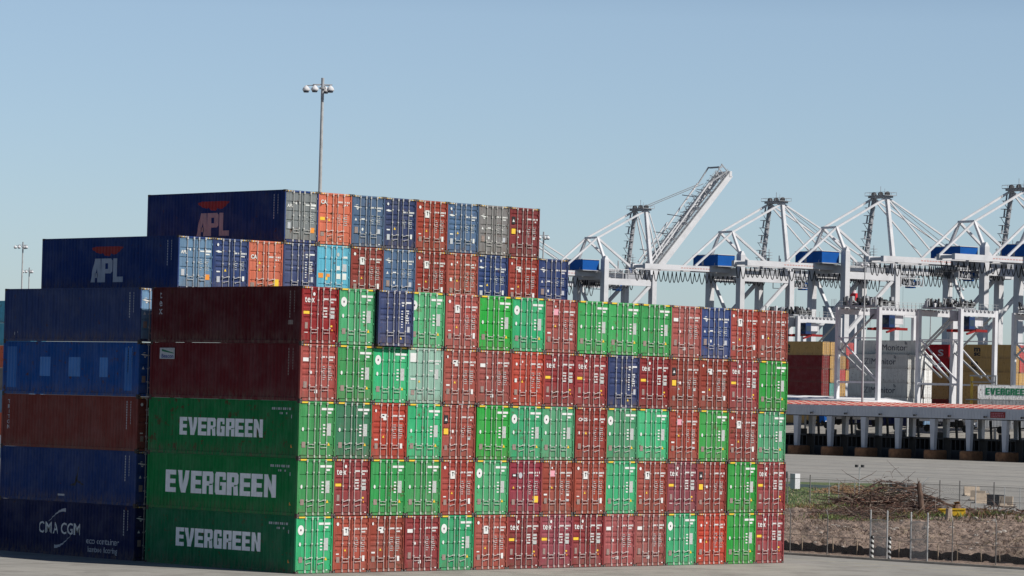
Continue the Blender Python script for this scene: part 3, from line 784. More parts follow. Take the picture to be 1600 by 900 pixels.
# soil strip beyond the kerb
XK = 45.6
def soil_h(x, y):
    a = smooth(XK+1.2, XK+7, x)*(1-smooth(90, 103, x))
    from math import sin
    return .05+a*(.85+.22*sin(x*.33+y*.11)+.16*sin(y*.41-x*.17)+.12*sin(x*1.1)*sin(y*.9))
m, nt, p = newmat('churned_soil'); geo = N(nt, 'ShaderNodeNewGeometry').outputs['Position']
n1 = noise(nt, geo, .35, 8, .7); n2 = noise(nt, geo, 2.2, 8, .75)
c = mixc(nt, ramp(nt, n1, .35, .65), (.34, .25, .20), (.20, .15, .12)); c = mixc(nt, ramp(nt, n2, .40, .62), c, (.38, .28, .22)); 
c = mixc(nt, ramp(nt, noise(nt, geo, 5, 6, .7), .55, .68), c, (.05, .038, .03))
nt.links.new(c, p.inputs['Base Color']); p.inputs['Roughness'].default_value = .95
bmp = N(nt, 'ShaderNodeBump'); bmp.inputs['Strength'].default_value = 1; bmp.inputs['Distance'].default_value = .25; nt.links.new(n2, bmp.inputs['Height']); nt.links.new(bmp.outputs[0], p.inputs['Normal'])
M['soil'] = m
X0, X1, Y0, Y1 = XK+.15, 104, -40, 90
mb = MB(); nx, ny = 190, 300
rn = random.Random(3); G = {}
for i in range(nx+1):
    for j in range(ny+1):
        x = X0+(X1-X0)*i/nx; y = Y0+(Y1-Y0)*j/ny
        e = 0 if i in (0, nx) or j in (0, ny) else (rn.random()-.5)*.26
        z = soil_h(x, y)+(e if x > XK+2.6 else 0)
        if i in (0, nx) or j in (0, ny): z = .02
        mb.v.append((x, y, z))
mb.mi(M['soil'])
for i in range(nx):
    for j in range(ny):
        a = i*(ny+1)+j; mb.f.append((a, a+ny+1, a+ny+2, a+1)); mb.m.append(0)
tag(mb.build('soil'), kind='structure')
mb = MB(); M['kerb'] = simple('kerb_concrete', (.42, .40, .36), .85, (.2, .18, .16), 1.5, .8)
mb.box(XK-.02, -60, 0, XK+.14, 95, .13, M['kerb']); tag(mb.build('kerb'), kind='structure')

# grass slope behind, weeds and dry brush (stuff)
def blades(name, n, area, h, mats, zf, seed, wdt=.03, lean=.5, keep=None, clump=0):
    rn = random.Random(seed); mb = MB(); cl = []
    if clump: cl = [(rn.uniform(area[0], area[1]), rn.uniform(area[2], area[3]), rn.uniform(.4, 1.6)) for _ in range(clump)]
    for _ in range(n):
        if cl:
            cx, cy, cr = rn.choice(cl); x = rn.gauss(cx, cr); y = rn.gauss(cy, cr)
            if not (area[0] < x < area[1] and area[2] < y < area[3]): continue
        else: x = rn.uniform(area[0], area[1]); y = rn.uniform(area[2], area[3])
        if keep and rn.random() > keep(x, y): continue
        hh = h*(.4+rn.random()); a = rn.random()*6.28; z = zf(x, y)-.04
        dx, dy = math.cos(a)*wdt, math.sin(a)*wdt; lx, ly = rn.gauss(0, lean)*hh, rn.gauss(0, lean)*hh
        m = rn.choice(mats)
        mb.face([(x-dx, y-dy, z), (x+dx, y+dy, z), (x+lx*.5+dx*.8, y+ly*.5+dy*.8, z+hh*.6), (x+lx, y+ly, z+hh), (x+lx*.5-dx*.8, y+ly*.5-dy*.8, z+hh*.6)], m)
    return tag(mb.build(name), kind='stuff')
M['grassg'] = simple('green_grass', (.15, .23, .06), .9, (.20, .20, .08), .8, .9)
M['grassd'] = simple('dark_weeds', (.055, .085, .03), .9)
M['weedo'] = simple('rusty_weeds', (.22, .12, .05), .9)
M['deadwood'] = simple('bleached_dead_wood', (.40, .32, .25), .9, (.18, .13, .10), 4, .9)
M['barkr'] = simple('red_brown_bark', (.16, .075, .05), .9, (.07, .035, .028), 3, .8)
M['shrubtan'] = simple('orange_tan_dead_leaves', (.48, .28, .15), .9)
M['twigd'] = simple('dark_rotten_twigs', (.055, .035, .03), .95); M['twigp'] = simple('pale_dead_twigs', (.30, .235, .19), .9)
M['straw'] = simple('straw', (.38, .31, .20), .9)
m, nt, p = newmat('turf'); geo = N(nt, 'ShaderNodeNewGeometry').outputs['Position']
c = mixc(nt, ramp(nt, noise(nt, geo, .25, 6, .65), .35, .65), (.075, .13, .03), (.15, .17, .06)); c = mixc(nt, ramp(nt, noise(nt, geo, 3, 6, .7), .45, .7), c, (.05, .06, .025))
nt.links.new(c, p.inputs['Base Color']); p.inputs['Roughness'].default_value = .95; M['turf'] = m; M['stonem'] = simple('loose_stone', (.40, .36, .32), .9)
def sheet(pts, m, z=.004):
    mb = MB(); mb.face([(p[0], p[1], z) for p in pts], m); return mb
g = [gp(1180, 806), gp(1372, 806), gp(1392, 756), gp(1180, 757)]
tag(sheet([(104, 95), (104, 44.0), (120, 62), (g[2].x, g[2].y), (g[3].x+10, g[3].y+14), (190, 150), (150, 130)], M['turf'], .012).build('grass_ground'), kind='structure')
blades('grass', 26000, (104, 186, 48, 136), .22, [M['grassg'], M['grassg'], M['grassd'], M['straw']], lambda x, y: 0, 5, .05, .5, keep=lambda x, y: 1 if (y-44) > (x-104)*.86 and y < 62+(x-104)*1.25 else 0)
blades('weeds', 3000, (103, 117, 46, 66), .75, [M['weedo'], M['straw'], M['weedo'], M['grassg'], M['straw']], lambda x, y: 0, 6, .05, .5, keep=lambda x, y: 1 if y > 44+(x-104)*.86 else 0)
M['deadgrass'] = simple('dead_grass', (.46, .36, .29), .95, (.30, .22, .17), 2, .8)
blades('dry_brush', 42000, (48.5, 92, -22, 54), .20, [M['twig'], M['straw'], M['twigd'], M['twigd'], M['bark'], M['deadgrass'], M['deadgrass']], soil_h, 8, .024, 1.2, clump=700)
blades('shrub_growth', 6500, (87, 106, 8, 60), .5, [M['grassd'], M['grassg'], M['twig'], M['twigd'], M['barkr']], lambda x, y: soil_h(x, y) if x < 104 else 0, 9, .04, .7, clump=60, keep=lambda x, y: 1 if y > 37 else .4)

blades('weed_clumps', 5200, (74, 103, 26, 60), .45, [M['grassd'], M['grassg'], M['grassg'], M['weedo']], soil_h, 21, .04, .6, clump=26)
rn = random.Random(31); mb = MB()
for _ in range(420):
    x = rn.uniform(48.5, 92); y = rn.uniform(-20, 52); r_ = rn.uniform(.05, .22); z = soil_h(x, y)+r_*.2
    mb.lathe([(r_*.5, -r_*.5), (r_, -.1*r_), (r_*.8, r_*.4), (r_*.3, r_*.6)], (x, y, z), M['stonem'], 6)
tag(mb.build('rubble'), kind='stuff')
# debris: one tangled heap nobody could count, and the big pieces as things
def twig_heap(name, n, c, rx, ry, h, mats, seed, L=(.6, 2.6), r=(.012, .05)):
    rn = random.Random(seed); mb = MB()
    for _ in range(n):
        a = rn.random()*6.28; q = math.sqrt(rn.random()); x = c[0]+rx*q*math.cos(a); y = c[1]+ry*q*math.sin(a)
        top = h*(1-q*q)**.8*(.75+.35*math.sin(a*3+q*5)); z = soil_h(x, y)+top*rn.random()**.55
        d = Vector((rn.gauss(0, 1), rn.gauss(0, 1), rn.gauss(.1, .45))).normalized()*rn.uniform(*L)
        p = Vector((x, y, max(z, .05))); k = p+d*.5+Vector((rn.gauss(0, .12), rn.gauss(0, .12), rn.gauss(0, .12)))
        e = p+d
        if e.z < 0: e.z = .05
        mb.tube([p, k, e], rn.uniform(*r), rn.choice(mats), 4, .008)
    return tag(mb.build(name), kind='stuff')
tw = [M['twig'], M['twigd'], M['twigd'], M['twigd'], M['twig'], M['barkr'], M['twigp']]
rd = Vector((.719, -.695, 0)); fd = Vector((.695, .719, 0))
def local_heap(name, n, c, across, deep, h, seed, **k):
    """elongated heap: across = half width across the view"""
    o = None; rn = random.Random(seed); mb = MB(); L = k.get('L', (.6, 2.6)); r = k.get('r', (.012, .05)); mats = k.get('mats', tw)
    for _ in range(n):
        a = rn.random()*6.28; q = math.sqrt(rn.random()); p = Vector(c)+rd*(across*q*math.cos(a))+fd*(deep*q*math.sin(a))
        top = h*(1-q)**.75*(.80+.22*math.sin(a*3+q*5)+.12*math.sin(a*7)); gz = soil_h(p.x, p.y) if p.x < 104 else 0
        p.z = gz+top*rn.random()**.5
        d = Vector((rn.gauss(0, 1), rn.gauss(0, 1), rn.gauss(.0, .22))).normalized()*rn.uniform(*L)
        kk = p+d*.5+Vector((rn.gauss(0, .12), rn.gauss(0, .12), rn.gauss(0, .12))); e = p+d
        if e.z < .03: e.z = .03
        mb.tube([p, kk, e], rn.uniform(*r), rn.choice(mats), 4, .008)
    return tag(mb.build(name), kind='stuff')
local_heap('branch_heap', 2300, gp(1398, 822)+fd*3, 5.4, 4.0, 3.7, 11)
local_heap('fallen_limbs', 34, gp(1402, 822)+fd*1.5, 5.0, 3.0, 3.0, 19, L=(2.0, 3.8), r=(.07, .15), mats=[M['barkr'], M['bark'], M['deadwood']])
local_heap('dead_shrubs', 900, gp(1325, 772), 3.6, 2.5, 1.3, 17, L=(.3, 1.1), r=(.02, .06), mats=[M['shrubtan'], M['weedo'], M['shrubtan'], M['straw']])
local_heap('dark_brushwood', 1500, gp(1500, 822)+fd*1, 4.5, 3, 1.5, 18, L=(.4, 1.6), mats=[M['twigd'], M['twigd'], M['bark'], M['weedo'], M['twig']])
local_heap('branch_litter', 1500, gp(1345, 828), 3.8, 4, .95, 12, L=(.4, 1.4), r=(.01, .035))
local_heap('root_litter', 1500, gp(1455, 826)+fd*2, 4.2, 4, 1.3, 13, L=(.4, 1.8))
local_heap('brushwood', 2200, gp(1570, 830)+fd*3, 5.5, 5, 1.7, 14, L=(.4, 1.9), mats=tw+[M['weedo']])
def log(name, a, b, r, r2, label, cut=True, group=None):
    mb = MB(); a = Vector(a); b = Vector(b); n = 10; pts = [a.lerp(b, t/5)+Vector((random.gauss(0, r*.12), random.gauss(0, r*.12), random.gauss(0, r*.12)))*(0 if t in (0, 5) else 1) for t in range(6)]
    mb.tube(pts, r, M['bark'], 10, r2)
    d = (b-a).normalized(); o = mb.build(name); tag(o, label, 'log', group)
    if cut:
        q = MB(); q.tube([a-d*.012, a-d*.002], r*.93, M['cutwood'], 10); q.tube([b+d*.002, b+d*.012], r2*.93, M['cutwood'], 10); q.build('cut_face', o)
    return o
p = gp(1443, 826)+fd*1.0
mb = MB(); base = Vector((p.x, p.y, .9)); mb.tube([base, base+Vector((-.12, .1, 1.4)), base+Vector((-.25, .2, 2.5))], .26, M['bark'], 10, .17)
for k in range(5):
    a = k*1.3; mb.tube([base+Vector((-.25, .2, 2.4)), base+Vector((-.25+.1*math.cos(a), .2+.1*math.sin(a), 2.65+.12*(k % 3)))], .06, M['bark'], 5, .01)
t = mb.build('broken_trunk'); tag(t, 'upright broken tree trunk standing out of the debris heap', 'tree trunk')
mb = MB(); mb.tube([base+Vector((-.22, .2, 2.1)), base+Vector((-.22, .2, 2.1))-rd*1.2+Vector((0, 0, .05)), base+Vector((-.2, .2, 2.05))-rd*2.7], .07, M['bark'], 6, .04); mb.build('side_branch', t)
p = gp(1482, 834)                                   # flared stump
mb = MB(); n = 14
prof = [(.62, 0), (.42, .14), (.31, .35), (.25, .7), (.23, 1.15)]
b0 = len(mb.v)
for r_, z_ in prof:
    for j in range(n):
        a = 6.283*j/n; rr = r_*(1+.22*math.sin(a*4+.6)*(1 if z_ < .3 else .3)); mb.v.append((p.x+rr*math.cos(a), p.y+rr*math.sin(a), .7+z_))
k = mb.mi(M['cutwood'])
kb = mb.mi(M['galvdark'])
kb = mb.mi(M['deadwood'])
for i in range(len(prof)-1):
    for j in range(n):
        q = b0+i*n; mb.f.append((q+j, q+(j+1) % n, q+n+(j+1) % n, q+n+j)); mb.m.append(kb)
mb.f.append(tuple(b0+(len(prof)-1)*n+j for j in range(n))); mb.m.append(k)
tag(mb.build('tree_stump'), 'bleached upright stump with flared roots', 'tree stump')
def at_g(x, y, z): q = gp(x, y, z); return Vector((q.x, q.y, z))
q = gp(1496, 831); log('cut_log', (q.x, q.y, 1.5), (q.x+.1, q.y+.2, 2.45-.3), .30, .27, 'short upright cut log with pale face beside the bleached stump')
q = gp(1514, 832); a = Vector((q.x, q.y, 1.15)); log('cut_log', a-rd*.7+fd*.1, a+rd*.9+fd*.3+Vector((0, 0, .15)), .40, .34, 'thick tan log lying between the stumps and the reddish log')
q = gp(1541, 828); a = Vector((q.x, q.y, 1.35)); log('cut_log', a, a-rd*.5-fd*.5+Vector((0, 0, -.35)), .26, .24, 'short reddish log tilted up on the brushwood')
q = gp(1448, 812); a = Vector((q.x, q.y, 1.7)); log('cut_log', a-rd*2.9+Vector((0, 0, 1.1)), a+rd*.2+Vector((0, 0, .2)), .12, .09, 'long thin log sloping down the left of the upright trunk', False)
a = Vector((q.x, q.y, 1.9)); log('cut_log', a+rd*.2, a+rd*2.2+Vector((0, 0, -.8)), .13, .10, 'brown log sloping down right of the upright trunk')
q = gp(1330, 829); a = Vector((q.x, q.y, .95)); log('cut_log', a-rd*1.9, a+rd*1.9, .06, .05, 'thin pale pole lying along the top of the soil bank')
# yellow skip bucket
q = gp(1489, 826); D = 292
P = lambda x, y: at(x, y, 259)
def slab(mb, pts, m, dep=1.2):
    a = [P(*t) for t in pts]; b = [v+fd*dep for v in a]; n = len(a)
    mb.face(a[::-1], m); mb.face(b, m)
    for i in range(n): mb.face([a[i], a[(i+1) % n], b[(i+1) % n], b[i]], m)
M['skip'] = simple('yellow_machine_paint', (.75, .47, .02), .5, (.5, .28, .03), 2, .5)
mb = MB(); slab(mb, [(1468, 796), (1508.5, 796), (1508.5, 809), (1500, 809), (1485, 804), (1475, 803)], M['skip'], 1.6)
o = mb.build('loader_bucket'); tag(o, 'bright yellow loader bucket behind the debris heap', 'bucket')
mb = MB(); a = P(1468, 795.4); b = P(1508.6, 795.4); mb.bar(a, b, .12, .09, M['skip']); mb.build('rim', o)
mb = MB()
for k in range(5):
    a = P(1474+k*7, 803.5+k*1.2); mb.bar(a-fd*.05, a-fd*.25-Vector((0, 0, .12)), .10, .06, M['darkmetal'])
mb.build('teeth', o)

# ------------------------------------------------------------------ fences
def mesh_mat(name, c, pitch, wire):
    m, nt, p = newmat(name); p.inputs['Base Color'].default_value = (*c, 1); p.inputs['Roughness'].default_value = .5
    tc = N(nt, 'ShaderNodeTexCoord').outputs['Object']; sep = N(nt, 'ShaderNodeSeparateXYZ'); nt.links.new(tc, sep.inputs[0])
    cov = []
    for sg in (1, -1):
        v = mathn(nt, 'ADD', mathn(nt, 'ADD', sep.outputs[1], sep.outputs[0]), mathn(nt, 'MULTIPLY', sep.outputs[2], float(sg)))
        f = mathn(nt, 'FRACT', mathn(nt, 'DIVIDE', v, pitch)); cov.append(mathn(nt, 'LESS_THAN', f, wire/pitch*1.41))
    a = mathn(nt, 'MAXIMUM', *cov); nt.links.new(a, p.inputs['Alpha']); return m
M['mesh'] = mesh_mat('chain_link_wire', (.34, .33, .32), .06, .0035)
M['gatemesh'] = mesh_mat('doubled_chain_link_wire', (.46, .48, .48), .05, .011)
f = empty('chain_link_fence', (0, 0, 0), 0, 'near chain link fence with angled post arms along the kerb', 'fence')
XF = 47.3
def yat(px, X):   # y where the ray of pixel column px meets the plane x = X
    d = fwd+rgt*((px-800)/FPX); return CAM.y+d.y*(X-CAM.x)/d.x
HF = 2.45
near = [1190, 1216, 1243, 1301, 1496, 1564, 1632, 1690]
for k, px in enumerate(near):
    y = yat(px, XF); mb = MB(); mb.tube([(XF, y, 0), (XF, y, HF)], .035, M['galvdark'], 8); mb.tube([(XF, y, HF), (XF-.32, y-.16, HF+.32)], .026, M['galv'], 6); mb.build('post', f)
for a, b in ((1190, 1368), (1394, 1431), (1457, 1690)):
    ya, yb = yat(a, XF), yat(b, XF); mb = MB(); mb.face([(XF, ya, .05), (XF, yb, .05), (XF, yb, HF), (XF, ya, HF)], M['mesh']); mb.build('mesh_panel', f)
    mb = MB(); mb.tube([(XF, ya, 1.18), (XF, yb, 1.14)], .016, M['galvdark'], 5); mb.build('rail', f)
for k in range(3):
    mb = MB(); o_ = .10+.1*k; mb.tube([(XF-o_, yat(1190, XF), HF+o_), (XF-o_, yat(1368, XF), HF+o_)], .007, M['galvdark'], 4); mb.tube([(XF-o_, yat(1457, XF), HF+o_), (XF-o_, yat(1690, XF), HF+o_)], .007, M['galvdark'], 4); mb.build('barbed_wire', f)
for a, b, lab in ((1368, 1394, 'narrow mesh gate between the striped bollards'), (1431, 1457, 'grey mesh gate panel right of the striped bollards')):
    ya, yb = yat(a, XF-.15), yat(b, XF-.15); t = empty('gate', (XF-.15, ya, 0), 0, lab, 'gate'); t2 = yb-ya
    for y in (0, t2):
        mb = MB(); mb.tube([(0, y, 0), (0, y, 2.85)], .05, M['galv'], 10); mb.lathe([(.055, 0), (.05, .04), (.02, .07)], (0, y, 2.85), M['galv'], 10); mb.build('post', t)
    mb = MB(); mb.face([(0, 0, .1), (0, t2, .1), (0, t2, 2.35), (0, 0, 2.35)], M['gatemesh']); mb.build('mesh_panel', t)
    mb = MB(); 
    for z in (.1, 1.3, 2.35): mb.tube([(0, 0, z), (0, t2, z)], .022, M['galv'], 6)
    mb.build('rail', t)
M['stripew'] = simple('white_bollard_paint', (.75, .75, .72), .5); M['stripeb'] = simple('black_bollard_paint', (.02, .02, .02), .5)
for px, lab in ((1371, 'left striped bollard before the narrow gate'), (1398, 'right striped bollard before the narrow gate')):
    y = yat(px, XF-.7); o = empty('bollard', (XF-.7, y, 0), 0, 'black and white '+lab, 'bollard', 'striped bollards at the gate')
    mb = MB(); n = 12; rr = .10; H = 1.35; rows = 48
    b0 = 0
    for i in range(rows+1):
        for j in range(n): a = 6.283*j/n; mb.v.append((rr*math.cos(a), rr*math.sin(a), H*i/rows))
    kw, kb = mb.mi(M['stripew']), mb.mi(M['stripeb'])
    for i in range(rows):
        for j in range(n):
            mb.f.append((i*n+j, i*n+(j+1) % n, (i+1)*n+(j+1) % n, (i+1)*n+j)); mb.m.append(kw if ((i/rows*H/.30+j/n) % 1) < .5 else kb)
    mb.build('post', o); mb = MB(); mb.lathe([(rr, H), (rr*.8, H+.05), (rr*.3, H+.075)], (0, 0, 0), M['stripeb'], 12); mb.build('cap', o)
# black silt fence with stakes, between fence and soil
o = empty('silt_fence', (0, 0, 0), 0, 'low black fabric silt fence along the foot of the soil bank', 'fence')
mb = MB(); rn = random.Random(5); ya, yb = yat(1190, XF+.8), yat(1690, XF+.8); n = 90
for k in range(n):
    a, b = ya+(yb-ya)*k/n, ya+(yb-ya)*(k+1)/n
    za = .62+.08*math.sin(k*.9)+.05*math.sin(k*2.3); zb = .62+.08*math.sin((k+1)*.9)+.05*math.sin((k+1)*2.3)
    xa = XF+.8+.05*math.sin(k*1.7); xb = XF+.8+.05*math.sin((k+1)*1.7)
    mb.hexa([(xa, a, 0), (xb, b, 0), (xb+.015, b, 0), (xa+.015, a, 0), (xa, a, za), (xb, b, zb), (xb+.015, b, zb), (xa+.015, a, za)], M['silt'])
mb.build('fabric', o)
for px in (1262, 1310, 1347, 1413, 1474, 1504, 1542, 1571, 1620):
    y = yat(px, XF+.7); mb = MB(); mb.bar((XF+.72, y, 0), (XF+.70+random.gauss(0, .04), y+random.gauss(0, .08), .95+random.random()*.2), .045, .045, M['stakes']); mb.build('stake', o)

# far fences beyond the grass
XG = 122.5
f = empty('chain_link_fence', (0, 0, 0), 0, 'tall far chain link fence behind the grass and debris heap', 'fence')
for k, px in enumerate([1216, 1237, 1272.5, 1302, 1317, 1342, 1372, 1394, 1422, 1450, 1475, 1506, 1531, 1559.5, 1576, 1600, 1640]):
    X = XG+(k % 2)*1.5; y = yat(px, X); mb = MB(); thick = px in (1272.5, 1475, 1506, 1559.5, 1237); mb.tube([(X, y, 0), (X, y, 2.95 if thick else 2.6)], .06 if thick else .035, M['galvdark'] if thick else M['galv'], 7); mb.build('post', f)
for z in (2.55, 1.3):
    mb = MB(); mb.tube([(XG+.7, yat(1216, XG+.7), z), (XG+.7, yat(1640, XG+.7), z)], .02, M['galvdark'], 5); mb.build('rail', f)
mb = MB(); mb.face([(XG+.7, yat(1216, XG+.7), .05), (XG+.7, yat(1640, XG+.7), .05), (XG+.7, yat(1640, XG+.7), 2.55), (XG+.7, yat(1216, XG+.7), 2.55)], M['mesh']); mb.build('mesh_panel', f)
mb = MB(); q = at_g(1455, 770, 0)
a = Vector((XG, yat(1441, XG), 2.0)); mb.tube([a, a+rd*.5+Vector((0, 0, .75)), a+rd*.95+Vector((0, 0, 1.15))], .035, M['galv'], 6); mb.build('brace_pipe', f)

# jersey barriers, boxes and bits on the far pavement
def jersey(px, py, label, c='conc', L=2.6, rz=0):
    q = gp(px, py); o = empty('jersey_barrier', (q.x, q.y, 0), rz, label, 'barrier', 'concrete barriers on the far pavement')
    mb = MB(); prof = [(-.32, 0), (.32, 0), (.32, .08), (.16, .32), (.10, 1.0), (-.10, 1.0), (-.16, .32), (-.32, .08)]
    A = [(a, -L/2, z) for a, z in prof]; B = [(a, L/2, z) for a, z in prof]; n = len(A)
    mb.face(A, M[c]); mb.face(B[::-1], M[c])
    for i in range(n): mb.face([A[i], B[i], B[(i+1) % n], A[(i+1) % n]], M[c])
    mb.build('body', o)
    mb = MB()
    for s in (-.8, .8): mb.box(-.325, s-.18, -.001, .325, s+.18, .07, M['black'])
    mb.build('lifting_slot', o); return o
jersey(1518, 775, 'tan concrete barrier farthest left of the three beyond the far fence', L=1.7, rz=1.0)
jersey(1528, 782, 'tan concrete barrier just in front of the farthest one', L=1.5, rz=.5)
jersey(1534, 786.5, 'low tan concrete barrier nearest the dark fence posts', L=1.4, rz=.8)
jersey(1572, 792, 'rightmost tan concrete barrier beyond the far fence', L=1.3, rz=.4)
def crate(px, py, w, d, h, m, name, label, cat, rz=0, group=None):
    q = gp(px, py, ground_z(*gp(px, py)[:2])); o = empty(name, (q.x, q.y, q.z), rz, label, cat, group)
    mb = MB(); mb.box(-w/2, -d/2, .05, w/2, d/2, h, M[m]); mb.build('body', o)
    mb = MB()
    for s in (-1, 1): mb.box(-w/2-.02, s*d*.36-.06, 0, w/2+.02, s*d*.36+.06, h*.98, M['darkmetal' if m != 'beige' else 'stakes'])
    mb.build('straps', o)
    mb = MB(); mb.box(-w/2-.03, -d/2-.03, h, w/2+.03, d/2+.03, h+.05, M[m]); mb.build('lid', o); return o
crate(1414, 771, 1.2, 3.4, .95, 'galvdark', 'storage_box', 'grey box on the pavement behind the debris heap', 'box')
crate(1556, 790, .9, 1.5, 1.0, 'darkmetal', 'storage_box', 'dark box just left of the rightmost barrier', 'box')
jersey(1428, 769, 'tan barrier end beside the grey box behind the heap', L=1.6, rz=2.2)
# the long white rail / roadside sensor post
q = gp(1243, 766); o = empty('guard_rail', (q.x, q.y, 0), 0, 'low white rail beyond the green grass at left', 'rail')
mb = MB(); mb.bar((-2, 9, .55), (0, -7.5, .55), .12, .30, M['cranewhite']); mb.build('beam', o)
for k in range(5):
    mb = MB(); t = k/4; mb.box(-2+2*t, 8.8-16.1*t-.05, 0, -1.9+2*t, 8.8-16.1*t+.05, .5, M['galvdark']); mb.build('post', o)
q = gp(1342, 785); o = empty('floodlight_post', (q.x, q.y, 0), 0, 'small twin floodlight post above the debris heap', 'light post')
mb = MB(); mb.tube([(0, 0, 0), (0, 0, 3.4)], .05, M['galv'], 8); mb.build('pole', o)
for s in (-1, 1):
    mb = MB(); mb.tube([(0, 0, 3.2), (.12*s, -.12*s, 3.4)], .03, M['galv'], 6); mb.box(.2*s-.12, -.2*s-.12, 3.35, .2*s+.12, -.2*s+.12, 3.6, M['darkmetal']); mb.build('lamp', o)
mb = MB()
for s in (-1, 1): mb.tube([(0, 0, 2.1), tuple(rd*1.2*s+Vector((0, 0, 2.7))), tuple(rd*1.7*s+Vector((0, 0, 3.1)))], .035, M['bark'], 5, .01)
tag(mb.build('bare_sapling', loc=(q.x+.3, q.y+.3, 0)), 'bare forked twigs around the small floodlight post', 'twigs')
q = gp(1242, 768); o = empty('control_cabinet', (q.x, q.y, 0), 0, 'pale control cabinet beside a dark post at left', 'cabinet')
mb = MB(); mb.box(-.4, -.35, .3, .4, .35, 1.9, M['cranewhite']); mb.build('body', o); mb = MB(); mb.tube([(-.9, .6, 0), (-.9, .6, 2.2)], .05, M['darkmetal'], 8); mb.box(-1.2, .45, 1.4, -.7, .75, 2.1, M['darkmetal']); mb.build('post', o)

# ------------------------------------------------------------------ gate canopy
XC = 389.
ya, yb = yat(1060, XC), yat(1760, XC)
can = empty('gate_canopy', (XC, 0, 0), 0, 'long low gate canopy with grey fascia and red ribbed roof', 'canopy')
mb = MB(); mb.box(0, yb, 7.55, .35, ya, 9.5, M['fascia']); mb.build('fascia', can)
mb = MB()
y = yb
while y < ya: mb.box(-.05, y, 7.57, -.001, y+.16, 9.47, M['fascia']); y += .72
mb.build('fascia_ribs', can)
M['roofred'] = simple('red_roof_tile', (.40, .05, .04), .7, (.20, .03, .026), .8, .6); M['roofwhite'] = simple('pale_roof_rib', (.50, .38, .32), .7)
mb = MB(); DEP = 17.
mb.hexa([(.36, yb, 9.42), (DEP, yb, 10.05), (DEP, ya, 10.05), (.36, ya, 9.42), (.36, yb, 9.52), (DEP, yb, 10.25), (DEP, ya, 10.25), (.36, ya, 9.52)], M['roofred']); mb.build('roof', can)
mb = MB(); y = yb; kk_ = 0
while y < ya:
    for r_ in range(3):
        x = 1+r_*5.2; z = 9.51+(x-.36)*.0438
        mb.hexa([(x, y, z), (x+.25, y, z), (x+.25+4, y+.9, z+.17), (x+4, y+.9, z+.17), (x, y, z+.14), (x+.25, y, z+.14), (x+4.25, y+.9, z+.31), (x+4, y+.9, z+.31)], M['roofwhite' if (kk_+r_) % 2 else 'roofred'])
    y += 1.1; kk_ += 1
mb.build('roof_ribs', can)
mb = MB(); mb.box(.36, yb, 7.4, DEP, ya, 7.7, M['darkmetal']); mb.build('soffit', can)
y1, y2 = yat(1552, XC), yat(1575, XC)
mb = MB(); mb.box(-.14, y2, 7.85, -.055, y1, 8.95, M['redpaint'])
for k, z in enumerate((8.66, 8.38, 8.1)):
    yy = y1-.3
    while yy > y2+.3: mb.box(-.15, yy-.18, z-.07, -.141, yy, z+.05, M['pinkposter']); yy -= .3+.1*random.random()
mb.build('sign', can, None)['label'] = 'small red sign with pale lines of writing'
cols = [1198, 1250, 1302, 1355, 1408, 1463, 1519, 1575, 1632, 1690]
for px in cols:
    y = yat(px, XC+.5); mb = MB(); mb.hexa([(.2, y-.38, 1.7), (1.0, y-.38, 1.7), (1.0, y+.38, 1.7), (.2, y+.38, 1.7), (-.0+.1, y-.62, 7.4), (1.1, y-.62, 7.4), (1.1, y+.62, 7.4), (.1, y+.62, 7.4)], M['fascia']); mb.build('pillar', can)
    mb = MB(); mb.hexa([(14.2, y-.38, 0), (15.0, y-.38, 0), (15.0, y+.38, 0), (14.2, y+.38, 0), (14.1, y-.5, 7.4), (15.1, y-.5, 7.4), (15.1, y+.5, 7.4), (14.1, y+.5, 7.4)], M['fascia']); mb.build('pillar', can)
lamp = MB()
for k, px in enumerate([1275, 1328, 1382, 1436, 1490, 1546, 1604]):
    y = yat(px, XC); mb = MB(); mb.bar((-.4, y, 8.1), (-.05, y, 8.1), .08, .08, M['darkmetal']); mb.box(-.75, y-.22, 7.8, -.35, y+.22, 8.15, M['darkmetal']); mb.build('flood_lamp', can)
